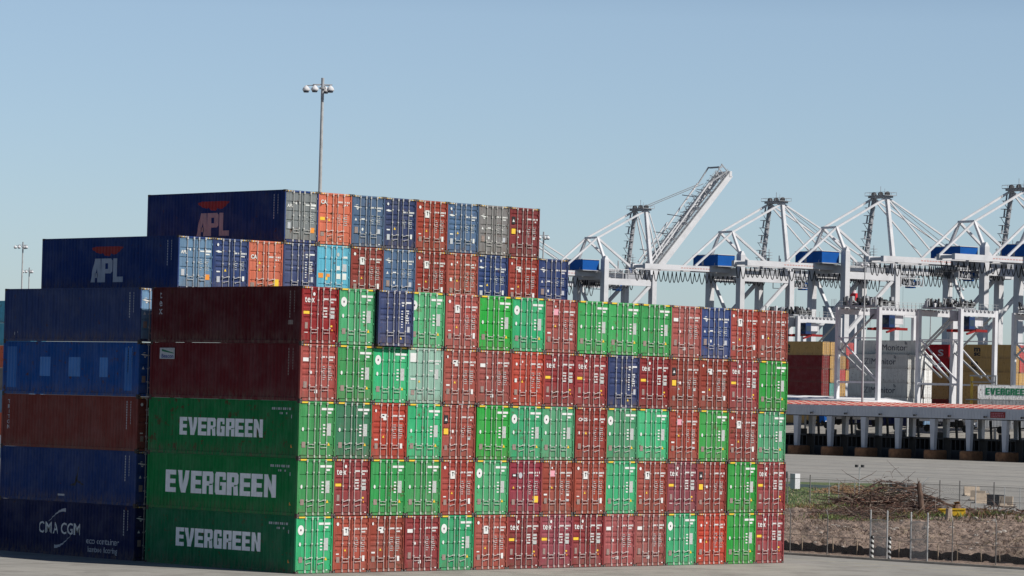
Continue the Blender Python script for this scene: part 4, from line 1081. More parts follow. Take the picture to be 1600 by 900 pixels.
# lane islands: long round-nosed stained concrete, each with its kiosk
for i, px in enumerate(cols):
    y = yat(px, XC+.5); x0 = XC-1.4; W = 1.35; LN = 4.2
    o = empty('lane_island', (x0, y, 0), 0, f'stained round-nosed concrete island, {ORD[i]} lane under the canopy', 'island', 'lane islands under the canopy')
    mb = MB(); n = 10; out = []
    for k in range(n+1): a = math.pi/2+math.pi*k/n; out.append((W+W*math.cos(a), -W*math.sin(a)*-1))
    ring = [(LN, W)]+out+[(LN, -W)]
    for z0, z1, s0, s1 in ((0, 1.45, 1, 1), (1.45, 1.68, 1, .88)):
        A = [((a-LN)*1+LN if 0 else a, b*s0, z0) for a, b in ring]; B = [(a+(W*(1-s1) if a < W else 0), b*s1, z1) for a, b in ring]
        for k in range(len(A)): q = (k+1) % len(A); mb.face([A[q], A[k], B[k], B[q]], M['rustconc'])
    mb.face(B[::-1], M['rustconc']); mb.build('body', o)
    k_ = empty('ticket_booth', (XC+6, y-4.2, 0), 0, f'dark lane booth in the {ORD[i]} gap under the canopy', 'booth', 'dark lane booths under the canopy')
    rb = random.Random(i+40); DM = M['darkmetal']
    mb = MB(); mb.box(-1.4, -3.3, 0, 1.4, 3.3, 1.75, DM)
    for yy in (-3.3, -2.2, -1.1, 0, 1.1, 2.2, 3.18): mb.box(-1.4, yy, 1.75, 1.4, yy+.22, 3.6, DM)
    for c_ in range(6):
        if rb.random() < .55: mb.box(-.1, -3.08+c_*1.1, 1.75, .1, -2.2+c_*1.1, 3.6, DM)
        else: mb.box(-.1, -3.08+c_*1.1, 2.5, .1, -2.2+c_*1.1, 2.72, DM)
    mb.build('shell', k_)
    mb = MB(); mb.box(-1.8, -3.6, 3.6, 1.8, 3.6, 3.95, DM); mb.build('roof', k_)
    mb = MB(); q_ = rb.uniform(-1.6, .8); mb.box(-.9, q_, 3.95, .9, q_+1.3, 4.9, DM); mb.build('air_unit', k_)
    g_ = empty('sensor_frame', (XC+13, y-4.2+rb.uniform(-1, 1), 0), 0, f'slim dark sensor frame behind the {ORD[i]} lane booth', 'frame', 'sensor frames behind the booths')
    mb = MB(); mb.bar((0, 1.0, 0), (0, 1.6, 7.3), .35, .35, DM); mb.build('post', g_)
    mb = MB(); mb.bar((0, 1.6, 5.9), (0, -.6, 6.1), .2, .25, DM); mb.lathe([(.3, -.3), (.7, -.3), (.7, .3), (.3, .3)], (0, -.8, 5.6), DM, 12, Matrix.Rotation(R(90), 3, 'Y')); mb.build('sensor_arm', g_)

# white-roofed shed just behind the canopy's left half
shed = empty('shed', (0, 0, 0), 0, 'low shed with bright white roof behind the left of the canopy', 'shed')
M['membrane'] = simple('white_roof_membrane', (.80, .80, .80), .6, (.68, .68, .68), .1, .4)
xb = 409
yl, ym, yr = yat(1060, xb), yat(1318, xb), yat(1372, xb)
mb = MB(); mb.hexa([(xb, yr, 10.0), (xb+14, yr-2, 10.1), (xb+14, yl, 10.1), (xb, yl, 10.0), (xb, yr, 10.15), (xb+14, yr-2, 10.35), (xb+14, ym, 11.6), (xb, yl, 10.2)], M['membrane']) if 0 else None
def prism(mb, top, zb, m):
    n = len(top); bot = [(a, b, zb) for a, b, c in top]
    mb.face(top, m); mb.face(bot[::-1], m)
    for i in range(n): j = (i+1) % n; mb.face([bot[i], bot[j], top[j], top[i]], m)
prism(mb, [(xb, yr, 10.2), (xb+14, yr+1, 10.25), (xb+14, ym, 11.25), (xb, ym, 10.5)], 9.6, M['membrane'])
prism(mb, [(xb, ym, 10.5), (xb+14, ym, 11.25), (xb+14, yl, 11.45), (xb, yl, 10.5)], 9.6, M['membrane'])
mb.build('roof', shed)
for k in range(8):
    mb = MB(); y = yr+(yl-yr)*(k+.3)/8; mb.box(xb+12, y-.15, 0, xb+12.3, y+.15, 9.58, M['galv']); mb.build('post', shed)

# ------------------------------------------------------------------ far yard: container stacks
def px_to(x, D): q = on(x, D); return q
def stack(px, D, rows, group, desc, L=CL, jitter=0, deco={}, base=ZY):
    """rows: list of columns (nearest long side first); each a list of colours from the top down, n tiers in all"""
    q = on(px, D)
    for c, colr in enumerate(rows):
        nt_, names = colr
        for k, cc in enumerate(names):
            t = nt_-1-k
            if cc is None: continue
            nm = {'mscy': 'yellow-tan', 'mscm': 'maroon', 'zim': 'grey-white', 'capred': 'red', 'white': 'white', 'teal': 'teal', 'pinkr': 'pinkish red', 'tan': 'tan', 'grey': 'grey', 'lblue': 'light blue', 'brick': 'brick red', 'orange': 'orange', 'cmanavy': 'dark navy', 'navy': 'navy'}[cc]
            wh = ['nearest row', 'second row', 'third row', 'fourth row'][c]
            simple_container((q.x+CW/2+c*2.62, q.y+random.uniform(-.1, .1), base+t*CH), cc, f'{nm} container, {ORD[k]} from top, {wh} of {desc}', group, L, deco.get((c, k)))
def zimtext(u=3.2, L=15.5):
    def fn(mb):
        T, wd = text_tris('ZIMonitor', 1.25, 0); k = 8.3/wd; x = -(CW/2-.028)-.05
        for t in T: mb.face([(x, L-(u+a*k), b+.85) for a, b in t], M['zimgrey'] if max(a for a, b in t) < wd*.29 else M['zimdark'])
        c0 = u+8.0
        for r_ in (.35, .62):
            for j in range(6):
                a, b = .15+j*.22, .15+(j+1)*.22
                P = [(r_*math.cos(a), r_*math.sin(a)), (r_*math.cos(b), r_*math.sin(b)), ((r_+.12)*math.cos(b), (r_+.12)*math.sin(b)), ((r_+.12)*math.cos(a), (r_+.12)*math.sin(a))]
                mb.face([(x, L-(c0-.3+p_[0]), 1.95+p_[1]) for p_ in P], M['zimdark'])
    return fn
M['zimgrey'] = simple('light_grey_logo_paint', (.17, .17, .19), .6); M['zimdark'] = simple('dark_logo_paint', (.04, .045, .07), .6)
def msctext(L=15.5, u=2.4, big=1.):
    def fn(mb):
        x = -(CW/2-.028)-.05
        for s, z, w_ in (('m', 1.45, 1.7), ('sc', .55, 1.7)):
            T, wd = text_tris(s, .95 if s == 'm' else .85, .04); k = w_/wd
            for t in T: mb.face([(x, L-(u+a*k), b*1.15+z) for a, b in t], M['black'])
    return fn
stack(1287, 742, [(6, ['mscy', 'mscm', 'mscm', 'mscm', 'mscm', 'mscy']), (6, ['mscy', 'mscy', 'mscy', 'teal', 'brick']), (6, ['grey', 'tan', 'pinkr', 'mscy', 'tan']), (6, ['pinkr', 'brick', 'mscy'])],
      'containers stacked at the left of the far yard', 'left far stack', 15.5, deco={(0, 0): msctext(u=4.6), (0, 5): msctext()})
stack(1421, 706, [(6, [None, 'zim', 'zim', 'zim', 'zim', 'cmanavy']), (6, ['zim', 'white', 'white', 'grey', 'white', 'grey']), (6, [None, 'white', 'white', 'white', 'white', 'lblue'])],
      'pale containers stacked in the middle of the far yard', 'pale middle stack', 15.5, deco={(0, 1): zimtext(4.0), (1, 0): zimtext(4.6), (0, 2): None, (0, 3): zimtext(4.0)})
def stext(s):
    def fn(mb):
        T, wd = text_tris(s, 1.3, .02); k = 1.5/wd; x = -(CW/2-.028)-.05
        for t in T: mb.face([(x, 15.5-(12.6+a*k), b+.5) for a, b in t], M['dimwhite'])
    return fn
stack(1484, 742, [(6, ['capred', 'capred', 'tan', 'tan', 'mscm', 'grey']), (6, ['navy', 'tan', 'tan', 'brick'])], 'red and tan containers between the gantry cranes', 'red and tan stack', 15.5, deco={(0, 0): stext('S'), (0, 1): stext('F')})
stack(1583, 728, [(6, ['mscy', 'mscy', 'mscy', 'mscy', 'tan', 'grey']), (6, ['pinkr', 'pinkr', 'mscy', 'tan'])], 'yellow-tan containers behind the second gantry crane', 'right far stack', 15.5, deco={(0, 0): msctext(u=5.5), (0, 1): msctext(u=4.8)})
stack(1680, 745, [(6, ['pinkr', 'brick', 'pinkr', 'brick', 'tan', 'tan'])], 'reddish containers at the right edge of the far yard', 'right edge stack', 15.5)
# white container with green EVERGREEN lettering on grey ones
def evg(mb):
    x = -(CW/2-.028)-.05
    for t in shift(block_text('EVERGREEN', 8.6, 1.35), 1.5, .9): mb.face([(x, 15.5-a, b) for a, b in t], M['greenletter'])
q = on(1531, 690)
yl = q.y+0; 
RW = R(38); RM = Matrix.Rotation(RW, 3, 'Z'); pw = on(1531, 690)
q2 = pw-RM @ Vector((-CW/2, 15.5, 0))
for k, (cc, d_, lab) in enumerate((('white', evg, 'white container with green EVERGREEN lettering near the right edge'), ('grey', None, 'plain grey container directly under the white lettered one'), ('grey', None, 'plain grey container at the foot of the white lettered one'))):
    simple_container((q2.x, q2.y, ZY+(2-k)*CH), (.88, .88, .87) if cc == 'white' else (.34, .35, .36), lab, 'stack with the white lettered container', 15.5, d_, rz=RW)

# ------------------------------------------------------------------ rubber-tyred gantry cranes
M['cabblue'] = simple('dark_blue_cab_paint', (.010, .035, .12), .6)
def rtg(pxnear, D, span, label):
    q = on(pxnear, D); base = 10.6; o = empty('gantry_crane', (q.x, q.y, ZY), 0, label, 'crane', 'rubber-tyred gantry cranes in the far yard')
    H = 23.4; BB = base; W = M['cranewhite']
    for x in (0, span):
        for y in (0, BB):
            mb = MB(); mb.box(x-.45, y-.35, 1.6, x+.45, y+.35, H, W); mb.build('leg', o)
        mb = MB(); mb.box(x-.40, .35, 1.2, x+.40, BB-.35, 2.0, W); mb.box(x-.22, .36, 8.4, x+.22, BB-.36, 8.75, W); mb.build('sill_beam', o)
        mb = MB(); mb.bar((x, .3, 8.9), (x, BB-.3, 17.5), .28, .28, W); mb.bar((x, .3, 17.3), (x, BB-.3, 17.3), .25, .22, W); mb.build('brace', o)
        mb = MB(); mb.bar((x-.05, BB*.1, 22), (x-.05, BB*.9, 15), .5, .25, M['galv']); mb.bar((x-.05, BB*.95, 15), (x-.05, BB*.3, 10), .5, .25, M['galv']); mb.build('stair', o)
        for y in (-.6, .6, BB-.6, BB+.6):
            mb = MB(); mb.lathe([(.2, -.25), (.72, -.25), (.8, -.15), (.8, .15), (.72, .25), (.2, .25)], (x, y, .8), M['gasket'], 14, Matrix.Rotation(R(90), 3, 'Y')); mb.build('wheel', o)
    for y in (0, BB):
        mb = MB(); mb.box(.45, y-.32, H-1.35, span-.45, y+.32, H-.05, W); mb.build('girder', o)
        mb = MB(); 
        for z in (.55, 1.1): mb.box(-.3, y-.55, H+z, span+.3, y-.50, H+z+.05, M['galv'])
        xx = 0
        while xx <= span: mb.box(xx, y-.56, H, xx+.06, y-.50, H+1.15, M['galv']); xx += 1.3
        mb.build('railing', o)
        mb = MB(); xx = .5
        while xx < span-.8: mb.box(xx, y-.60, H-.35, xx+.75, y-.325, H-.08, M['cranegrey']); xx += 1.25
        mb.build('cable_tray', o)
    # trolley with machinery, cab and spreader
    tr = empty('trolley', (0, 0, 0)); tr.parent = o
    tx = 4.6 if span > 15 else 4.2
    mb = MB(); mb.box(tx-4.6, 1.0, H+.05, tx+1.6, BB-1, H+.35, M['cranegrey']); mb.build('deck', tr)
    rn = random.Random(int(pxnear)); mb = MB()
    for _ in range(120):
        x = tx-4.6+rn.random()*6; y = .6+rn.random()*(BB-1.6); z = H+.35; s = rn.uniform(.2, .8); h = rn.uniform(.3, 1.9)
        if rn.random() < .5: mb.box(x, y, z, x+s, y+s*.8, z+h, M[rn.choice(['cranegrey', 'galv', 'darkmetal', 'cranewhite', 'cable', 'darkmetal'])])
        else: mb.tube([(x, y, z+.2), (x+rn.uniform(-.9, .9), y+rn.uniform(-.9, .9), z+h)], rn.uniform(.05, .22), M[rn.choice(['cranegrey', 'darkmetal', 'galv', 'cable'])], 7)
    for k in range(3):
        mb.tube([(tx-3+2*k, 2, H+1.0), (tx-2.0+2*k, 2, H+1.0)], .55, M['darkmetal'], 12)
    mb.build('machinery', tr)
    mb = MB(); mb.box(tx-4.9, .5, H-2.4, tx-3.4, 2.2, H-.3, M['cranegrey']); mb.build('electrical_box', tr)
    mb = MB(); mb.box(tx-1.8, -.2, H-3.9, tx-.1, 2.0, H-1.45, M['cabblue']); mb.box(tx-1.81, -.0, H-3.3, tx-1.805, 1.8, H-2.0, M['glass']); mb.box(tx-1.6, -.22, H-3.3, tx-.3, -.205, H-2.1, M['glass']); mb.build('operator_cab', tr)
    mb = MB(); mb.box(tx+.3, .4, H-3.2, tx+3.2, 2.4, H-1.45, M['cranewhite']); mb.build('drive_house', tr)
    mb = MB(); mb.box(tx-.2, -.6, H-4.4, tx+3.4, .2, H-3.9, M['redpaint']); mb.box(tx-.2, 6.0, H-4.4, tx+3.4, 6.8, H-3.9, M['redpaint']); mb.box(tx+.9, .2, H-4.3, tx+1.9, 6.0, H-3.8, M['redpaint'])
    mb.bar((tx-2.8, -.4, H-4.9), (tx, -.3, H-4.2), .4, .35, M['redpaint']); mb.build('spreader', tr)
    mb = MB()
    for x in (tx+.2, tx+3.):
        for y in (0, 6.4): mb.tube([(x, y, H-3.9), (x, y, H+.3)], .04, M['rope'], 4)
    mb.build('hoist_rope', tr)
    return o
rtg(1375, 688, 23.5, 'white gantry crane straddling the pale container stack')
rtg(1502.5, 688, 10.8, 'white gantry crane right of the pale stack, narrow girder')
rtg(1652, 700, 14, 'white gantry crane cut by the right edge of the picture')
rtg(1248, 770, 14, 'low white gantry crane top peeking over the left far stack')

# ------------------------------------------------------------------ ship-to-shore cranes
M['redmark2'] = simple('faded_red_boom_lettering', (.56, .33, .30), .6)
bdir = (.56*Vector((.6948, .7192, 0))+.83*Vector((.7188, -.6948, 0))).normalized()
rz = math.atan2(bdir.y, bdir.x)        # local x = boom direction, local y = away from the camera along the quay
def sts(pxa, label, raised=False, seed=0, troll=None):
    D = 1341/(1+.0002705*(pxa-800)); q = on(pxa, D)
    o = empty('ship_to_shore_crane', (0, 0, 0), rz, label, 'crane', 'white ship-to-shore cranes along the quay')
    off = Matrix.Rotation(rz, 3, 'Z') @ Vector((21.4, 8.5, 0)); o.location = (q.x-off.x, q.y-off.y, ZY)
    W = M['cranewhite']; U = 21.4; V = 17.; T = 51.3
    G0, G1 = 48.4, 50.2          # girder bottom and top above the quay
    for x in (0, U):
        for y in (0, V):
            mb = MB(); top = 54.5 if x == 0 else 49.6
            mb.box(x-.95, y-1.25, 0, x+.95, y+1.25, top, W)
            if x == 0: mb.hexa([(x-.95, y-1.25, top), (x+.95, y-1.25, top), (x+.95, y+1.25, top), (x-.95, y+1.25, top), (x-.3, y-.9, top+1.3), (x+.3, y-.9, top+1.3), (x+.3, y+.9, top+1.3), (x-.3, y+.9, top+1.3)], W)
            mb.build('leg', o)
    for y in (0, V):
        mb = MB(); mb.box(.96, y-.7, 45.6, U-.96, y+.7, 47.9, W); mb.box(.96, y-.8, 12, U-.96, y+.8, 14, W); mb.build('tie_beam', o)
        mb = MB(); mb.bar((U-.6, y, 46.5), (1.2, y, 28), 1.1, 1.1, W); mb.build('diagonal_brace', o)
    for x in (0, U):
        mb = MB(); mb.box(x-.9, 1.26, 47.4, x+.9, V-1.26, 49.9, W); mb.box(x-.9, 1.26, 10, x+.9, V-1.26, 12.2, W); mb.build('portal_beam', o)
    mb = MB(); mb.bar((0, V-1, 47), (0, 1.3, 26), .9, .9, W); mb.build('diagonal_brace', o)
    B0, B1 = 5.0, 12.0
    for y in (B0, B1):
        mb = MB(); mb.box(-37, y-.7, G0, U+2.0, y+.7, G1, W); g_ = mb.build('girder', o)
        if y == B0:
            mb = MB()
            for k in range(11): mb.box(-22+k*1.15, y-.715, G0+.7, -22+k*1.15+.8, y-.701, G1-.75, M['redmark2'])
            mb.build('lettering', g_)
    mb = MB()
    for x in (-36.5, -26, -16.5, -9, 1.5, 8, 14, 20): mb.box(x, B0+.7, G0+.4, x+.8, B1-.7, G1-.4, W)
    mb.build('cross_beam', o)
    mb = MB()
    for y in (B0-1.7, B1+1.7):
        mb.box(-9, y-.5, G1-.25, U+2, y+.5, G1-.1, M['galv'])
        for z in (.6, 1.15): mb.box(-9, y-.5, G1+z, U+2, y-.44, G1+z+.07, M['galv'])
        x = -9
        while x < U+2: mb.box(x, y-.52, G1-.1, x+.08, y-.42, G1+1.2, M['galv']); x += 1.6
    mb.build('walkway', o)
    # machine house
    mb = MB(); mb.box(-8.6, 1.6, G1+.4, -1.4, 15.4, G1+4.0, M['craneblue']); h = mb.build('machine_house', o)
    mb = MB(); mb.box(-8.8, 1.4, G1+4.01, -1.2, 15.6, G1+4.2, W); mb.build('roof', h)
    mb = MB(); mb.box(-8.9, 1.0, G1+.05, -1.0, 16, G1+.35, M['cranegrey']); mb.build('platform', h)
    mb = MB(); mb.box(-8.62, 9.5, G1+.5, -8.605, 10.6, G1+2.6, M['cranegrey']); mb.build('door', h)
    # landside A frame
    F = 62.4
    for y, yt in ((0.3, 5.0), (16.7, 12.0)):
        mb = MB(); mb.bar((0, y, 54.5), (0, yt, F), .95, .95, W, .75, .75); mb.build('a_frame_leg', o)
        mb = MB(); mb.bar((-.3, yt, F-.2), (-15.5, yt, G1), .62, .62, W); mb.build('back_stay', o)
        mb = MB(); mb.bar((.3, yt, F-.2), (U-3.5, yt+(1.2 if yt > 8 else -1.2), G1-.2), .75, .75, W); mb.build('stay_strut', o)
    mb = MB(); mb.bar((0, 4.6, F+.1), (0, 12.4, F+.1), .9, .7, W); mb.build('a_frame_head', o)
    # waterside mast
    A = 75.0-ZY+4.2
    mb = MB(); mb.bar((U, 1.0, 49.8), (U, 5.2, A), 1.35, 1.35, W, 1.1, 1.1); mb.build('mast_leg', o)
    mb = MB(); mb.bar((U, 16.0, 49.8), (U, 11.8, A), 1.25, 1.25, M['cranegrey'], 1.0, 1.0); ml = mb.build('mast_leg', o)
    mb = MB()
    for k in range(8):
        z = 52+k*(A-53)/8; y = 16.0-(z-49.8)/(A-49.8)*4.2
        mb.box(U-2.6, y-1.1, z, U+.4, y+1.1, z+.16, M['cranegrey']); mb.box(U-2.6, y-1.1, z+.9, U+.2, y-1.02, z+.98, M['cranegrey'])
        z2 = z+(A-53)/8; s = 1 if k % 2 else -1
        mb.bar((U-1.9-s*.6, y-.9, z), (U-1.9+s*.6, y+.1, z2), .5, .18, M['cranegrey'])
    mb.build('mast_stair', ml)
    mb = MB(); mb.box(U-1.8, 4.2, A-.3, U+1.8, 12.8, A+.35, M['cranegrey']); mb.box(U-2.6, 3.4, A+.35, U+2.6, 13.6, A+.5, M['cranegrey'])
    for y in (3.4, 13.5):
        mb.box(U-2.6, y, A+1.4, U+2.6, y+.08, A+1.5, M['cranegrey'])
    for x in (-2.6, 2.52): mb.box(U+x, 3.4, A+1.4, U+x+.08, 13.6, A+1.5, M['cranegrey'])
    for y in (3.4, 5.9, 8.4, 10.9, 13.5):
        for x in (-2.6, 2.52): mb.box(U+x, y, A+.5, U+x+.09, y+.09, A+1.5, M['cranegrey'])
    for y in (5, 8.5, 12): mb.lathe([(.9, -.3), (.9, .3)], (U, y, A+.9), M['darkmetal'], 12, Matrix.Rotation(R(90), 3, 'X'))
    mb.tube([(U, 8.5, A+.5), (U, 8.5, A+3.6)], .09, M['cranegrey'], 5); mb.tube([(U-2, 4, A+.5), (U-2, 4, A+2.6)], .06, M['cranegrey'], 5)
    mb.build('mast_head', o)
    for yt in (5.0, 12.0):
        mb = MB(); mb.bar((U-.4, yt, A-.4), (.2, yt, F+.1), .62, .62, W); mb.build('back_stay', o)
    # deck clutter by the mast
    rn = random.Random(seed); mb = MB()
    for k in range(16):
        x = U-9+rn.random()*9; y = 4+rn.random()*9; s = rn.uniform(.2, .7); mb.box(x, y, G1+.01, x+s, y+s, G1+rn.uniform(.8, 5.2) if rn.random() < .5 else G1+rn.uniform(.5, 1.7), M[rn.choice(['cranegrey', 'galv', 'cranewhite', 'cranegrey'])])
    for yb_ in (4, 12):
        for k in range(6): mb.box(U-7+(yb_ > 8)*3.5, yb_-1.0, G1+1+k*.95, U-5.4+(yb_ > 8)*3.5, yb_+1, G1+1.1+k*.95, M['cranegrey'])
        mb.tube([(U-6.2+(yb_ > 8)*3.5, yb_, G1), (U-6.2+(yb_ > 8)*3.5, yb_, G1+7)], .12, M['cranegrey'], 5)
    mb.box(U-10, 3, G1-2.4, U-1, 14, G1-.3, M['cranegrey'])
    mb.lathe([(.6, 0), (.6, 1.6), (.2, 2.0)], (U-4, 8.5, G1+.5), M['craneblue'], 10)
    mb.build('deck_equipment', o)
    # boom
    bm = empty('boom', (0, 0, 0)); bm.parent = o
    BL = 53.
    hx, hz = U+2.2, (G0+G1)/2
    ang = R(0 if not raised else 48)
    ca, sa = math.cos(ang), math.sin(ang)
    def bp(s, y, z): return (hx+s*ca-z*sa, y, hz+s*sa+z*ca)
    for y in (B0, B1):
        mb = MB(); lo_ = 1.8 if raised else 1.0
        P = [bp(0, y-.65, -lo_), bp(BL, y-.65, -lo_*.8), bp(BL, y+.65, -lo_*.8), bp(0, y+.65, -lo_), bp(0, y-.65, 1.1), bp(BL, y-.65, .9), bp(BL, y+.65, .9), bp(0, y+.65, 1.1)]
        mb.hexa(P, W); mb.build('boom_girder', bm)
        mb = MB()
        for z in (2.0, 2.6): mb.bar(bp(0, y-1.5, z), bp(BL, y-1.5, z), .09, .09, M['galv'])
        s = 0
        while s <= BL: mb.bar(bp(s, y-1.5, 1.2), bp(s, y-1.5, 2.65), .1, .1, M['galv']); s += 1.7
        mb.bar(bp(0, y-1.2, 1.2), bp(BL, y-1.2, 1.2), .9, .12, M['galv']); mb.build('boom_railing', bm)
    mb = MB(); s = 3.
    while s < BL: mb.bar(bp(s, B0+.6, .3), bp(s, B1-.6, .3), .5, .9, W); s += 8
    mb.bar(bp(BL, B0-.8, 0), bp(BL, B1+.8, 0), 1.1, 2.0, W); mb.build('cross_beam', bm)
    if not raised:
        for y in (B0, B1):
            mb = MB(); mb.bar((U+.3, y, A-.4), (hx+BL-7, y, G1+.4), .5, .5, W); mb.build('fore_stay', o)
            mb = MB(); mb.bar((U+.3, y, A-.8), (hx+24, y, G1+.4), .45, .45, W); mb.build('fore_stay', o)
        mb = MB()
        for y in (7.2, 9.8): mb.tube([(U+.5, y, A+.3), (hx+BL-14, y, G1+1)], .10, M['rope'], 4)
        mb.build('boom_rope', o)
    else:
        for y in (B0, B1):
            mb = MB(); mb.bar((U+.3, y, A-.5), bp(7, y, 2.2), .42, .42, W); mb.bar((U+1.1, y, A-.5), bp(10, y, 2.2), .36, .36, W); mb.build('folded_stay', o)
            mb = MB(); mb.bar(bp(4, y, 2.6), bp(BL-9, y, 4.4), .5, .5, W); mb.bar(bp(4, y, 3.9), bp(BL*.45, y, 4.4), .4, .4, W); mb.build('folded_stay', bm)
        mb = MB(); rn2 = random.Random(4)
        for k in range(26):
            s = 5+k*1.75; z = 1.4; y = B0+rn2.random()*7; mb.bar(bp(s, B0, 1.3+rn2.random()), bp(s+rn2.uniform(-1.5, 1.5), B1, 1.5+rn2.random()*2.2), .22, .22, M['cranegrey'])
            mb.bar(bp(s, y, 1.3), bp(s+.3, y, 3.6), .2, .2, M['cranegrey']) 
        for s in (8, 17, 26, 36): mb.bar(bp(s, B0-.5, 4.9), bp(s+.2, B1+.5, 6.2), .3, .3, M['cranegrey'])
        mb.build('boom_lattice', bm)
        mb = MB(); mb.bar(bp(BL-9, B0, 4.2), bp(BL, B0, 1.5), .5, .5, M['cranegrey']); mb.bar(bp(BL-9, B1, 4.2), bp(BL-1, B1, 5.0), .4, .4, M['cranegrey']); mb.bar(bp(BL-1, B0, 4.6), bp(BL-1, B1, 4.6), 1.5, .5, M['cranegrey']); mb.bar(bp(BL-5, B0, 4.2), bp(BL+.3, B0, 4.9), .35, .3, M['cranegrey'])
        for s in (-4, -2, 0): mb.bar(bp(BL+s, B0, 1.2), bp(BL+s, B0, 5.2), .3, .3, M['cranegrey'])
        mb.build('boom_tip_frame', bm)
        mb = MB()
        for y in (7, 10): mb.tube([(U+.5, y, A+.6), bp(BL-10, y, 5.0)], .13, M['rope'], 4)
        mb.build('boom_rope', o)
    # festoon cables
    mb = MB(); rn = random.Random(seed+9); s = -34.; end = U+2+(BL*.75 if not raised else 0)
    while s < end:
        w_ = rn.uniform(1.7, 2.4) if not (troll and troll-3 < s < troll+6) else .8; dp = rn.uniform(3.0, 3.9)
        mb.tube([(s+w_*t/8, B1+2.2 if s < U else B0-1.4, G0-.1-dp*math.sin(math.pi*t/8)) for t in range(9)], .15, M['cable'], 5); s += w_
    fc = mb.build('festoon_cable', o)
    # trolley with cab and cage
    tx = troll if troll is not None else 12.
    tr = empty('trolley', (0, 0, 0)); tr.parent = o
    mb = MB(); mb.box(tx, 3.2, G0-1.2, tx+7, 13.8, G0-.55, M['cranegrey']); mb.box(tx+1, 4, G1+.3, tx+6, 13, G1+1.1, M['cranegrey']); mb.build('frame', tr)
    mb = MB()
    for a in (0, 3.5, 7, 9.5):
        for y in (2.8, 14): mb.box(tx+a, y-.1, G0-4.2, tx+a+.22, y+.1, G1+1.2, W)
    for z in (G0-4.2, G0-1.6, G1+1.1):
        for y in (2.8, 14): mb.box(tx, y-.1, z, tx+9.7, y+.1, z+.22, W)
    mb.build('access_cage', tr)
    mb = MB()
    for a in range(7):
        mb.bar((tx+a*1.4, 2.7, G0-4), (tx+a*1.4+1.4, 2.7, G0-1.6 if a % 2 else G0-3.8), .12, .12, M['cranegrey']); mb.box(tx+a*1.4, 3.0, G0-3.6, tx+a*1.4+.5, 5, G0-2.2-(a % 3)*.4, M['cranegrey'])
    mb.build('machinery', tr)
    mb = MB(); mb.box(tx+5.5, 4.5, G0-4.6, tx+8, 7, G0-1.9, M['craneblue']); mb.box(tx+5.45, 4.7, G0-4.2, tx+5.495, 6.8, G0-2.6, M['glass']); mb.build('operator_cab', tr)
    mb = MB()
    for x in (tx+1, tx+2.5, tx+4, tx+5.5): mb.tube([(x, 8, G0-1.2), (x, 8, 14)], .045, M['rope'], 4)
    mb.build('hoist_rope', tr)
    return o
sts(776, 'leftmost quay crane, mostly hidden behind the tall containers', seed=1, troll=40)
sts(998, 'quay crane with its boom raised steeply', True, seed=2, troll=3)
sts(1210, 'lowered-boom quay crane, first right of the raised one', seed=3, troll=25)
sts(1373, 'lowered-boom quay crane above the pale stack, red-topped tower between its legs', seed=4, troll=26)
sts(1589, 'quay crane whose mast stands at the right edge', seed=5, troll=-8)
sts(1702, 'rightmost quay crane showing only its blue machine house', seed=6, troll=20)

# ------------------------------------------------------------------ light masts, towers
def mast(px, ytop, H, label, heads=3, base=0, D=None, g='tall light masts'):
    D = D or (H+base-CAM.z)*FPX/(hor(px)-ytop); q = on(px, D)
    o = empty('light_mast', (q.x, q.y, base), 0, label, 'light mast', g)
    mb = MB(); mb.tube([(0, 0, 0), (0, 0, H-1.2)], .24, M['cranegrey' if heads == 1 else 'galv'], 12, .12); mb.build('pole', o)
    mb = MB(); mb.tube([(0, 0, H-1.8), (0, 0, H)], .13, M['cranegrey'], 8); mb.tube([tuple(-rd*.8+Vector((0, 0, H-.55))), tuple(rd*.8+Vector((0, 0, H-.55)))], .05, M['cranegrey'], 6); mb.lathe([(.28, 0), (.28, .12)], (0, 0, H-.9), M['cranegrey'], 12); mb.build('lamp_ring', o)
    dirs = [(-1.35, .1), (-.62, -.35), (.66, -.3), (.2, .7)] if heads >= 3 else [(-.6, 0), (.6, 0)]
    for a, b in dirs:
        c = rd*a+fd*b; mb = MB(); z = H-.95
        mb.lathe([(.05, .32), (.18, .20), (.28, .08), (.31, -.05), (.27, -.13), (.10, -.18)], (c.x, c.y, z), M['cranewhite'], 14); h = mb.build('lamp', o)
        mb = MB(); mb.lathe([(.20, -.27), (.25, -.15)], (c.x, c.y, z), M['glass'], 14); mb.build('lens', h)
        mb = MB(); mb.tube([(c.x*.3, c.y*.3, z+.35), (c.x, c.y, z+.3)], .04, M['cranegrey'], 5); mb.build('bracket', h)
    return o
mast(496, 121, 35, 'tall light mast rising behind the topmost container row')
mast(34, 378, 35, 'light mast at far left, taller of the pair')
mast(45, 418, 35, 'light mast at far left, shorter of the pair')
mast(847.5, 362, 35, 'light mast at the right end of the topmost container row', D=539)
mast(1351, 409, 32, 'slim grey pole in front of the pale container stack', 2, ZY, D=676)
mast(1500.5, 445, 30, 'light mast below the lowered boom between right cranes', 2, ZY)
mast(1455, 470, 30, 'small distant light mast above the gantry crane girders', 3, ZY)
q = on(1303, 1450); o = empty('silo_building', (q.x, q.y, 0), 0, 'pale grey block building far behind the left gantry crane', 'building')
mb = MB(); mb.box(-2.5, -3.5, 0, 2.5, 3.5, 50.5, M['farwall']); mb.build('wall', o); mb = MB(); mb.box(-2.7, -3.7, 50.5, 2.7, 3.7, 51, M['farwall']); mb.build('roof', o)
for k in range(4): mb = MB(); mb.tube([(-2+k*1.2, -3+k*1.8, 51), (-2+k*1.2, -3+k*1.8, 54)], .1, M['cranegrey'], 5); mb.build('antenna', o)
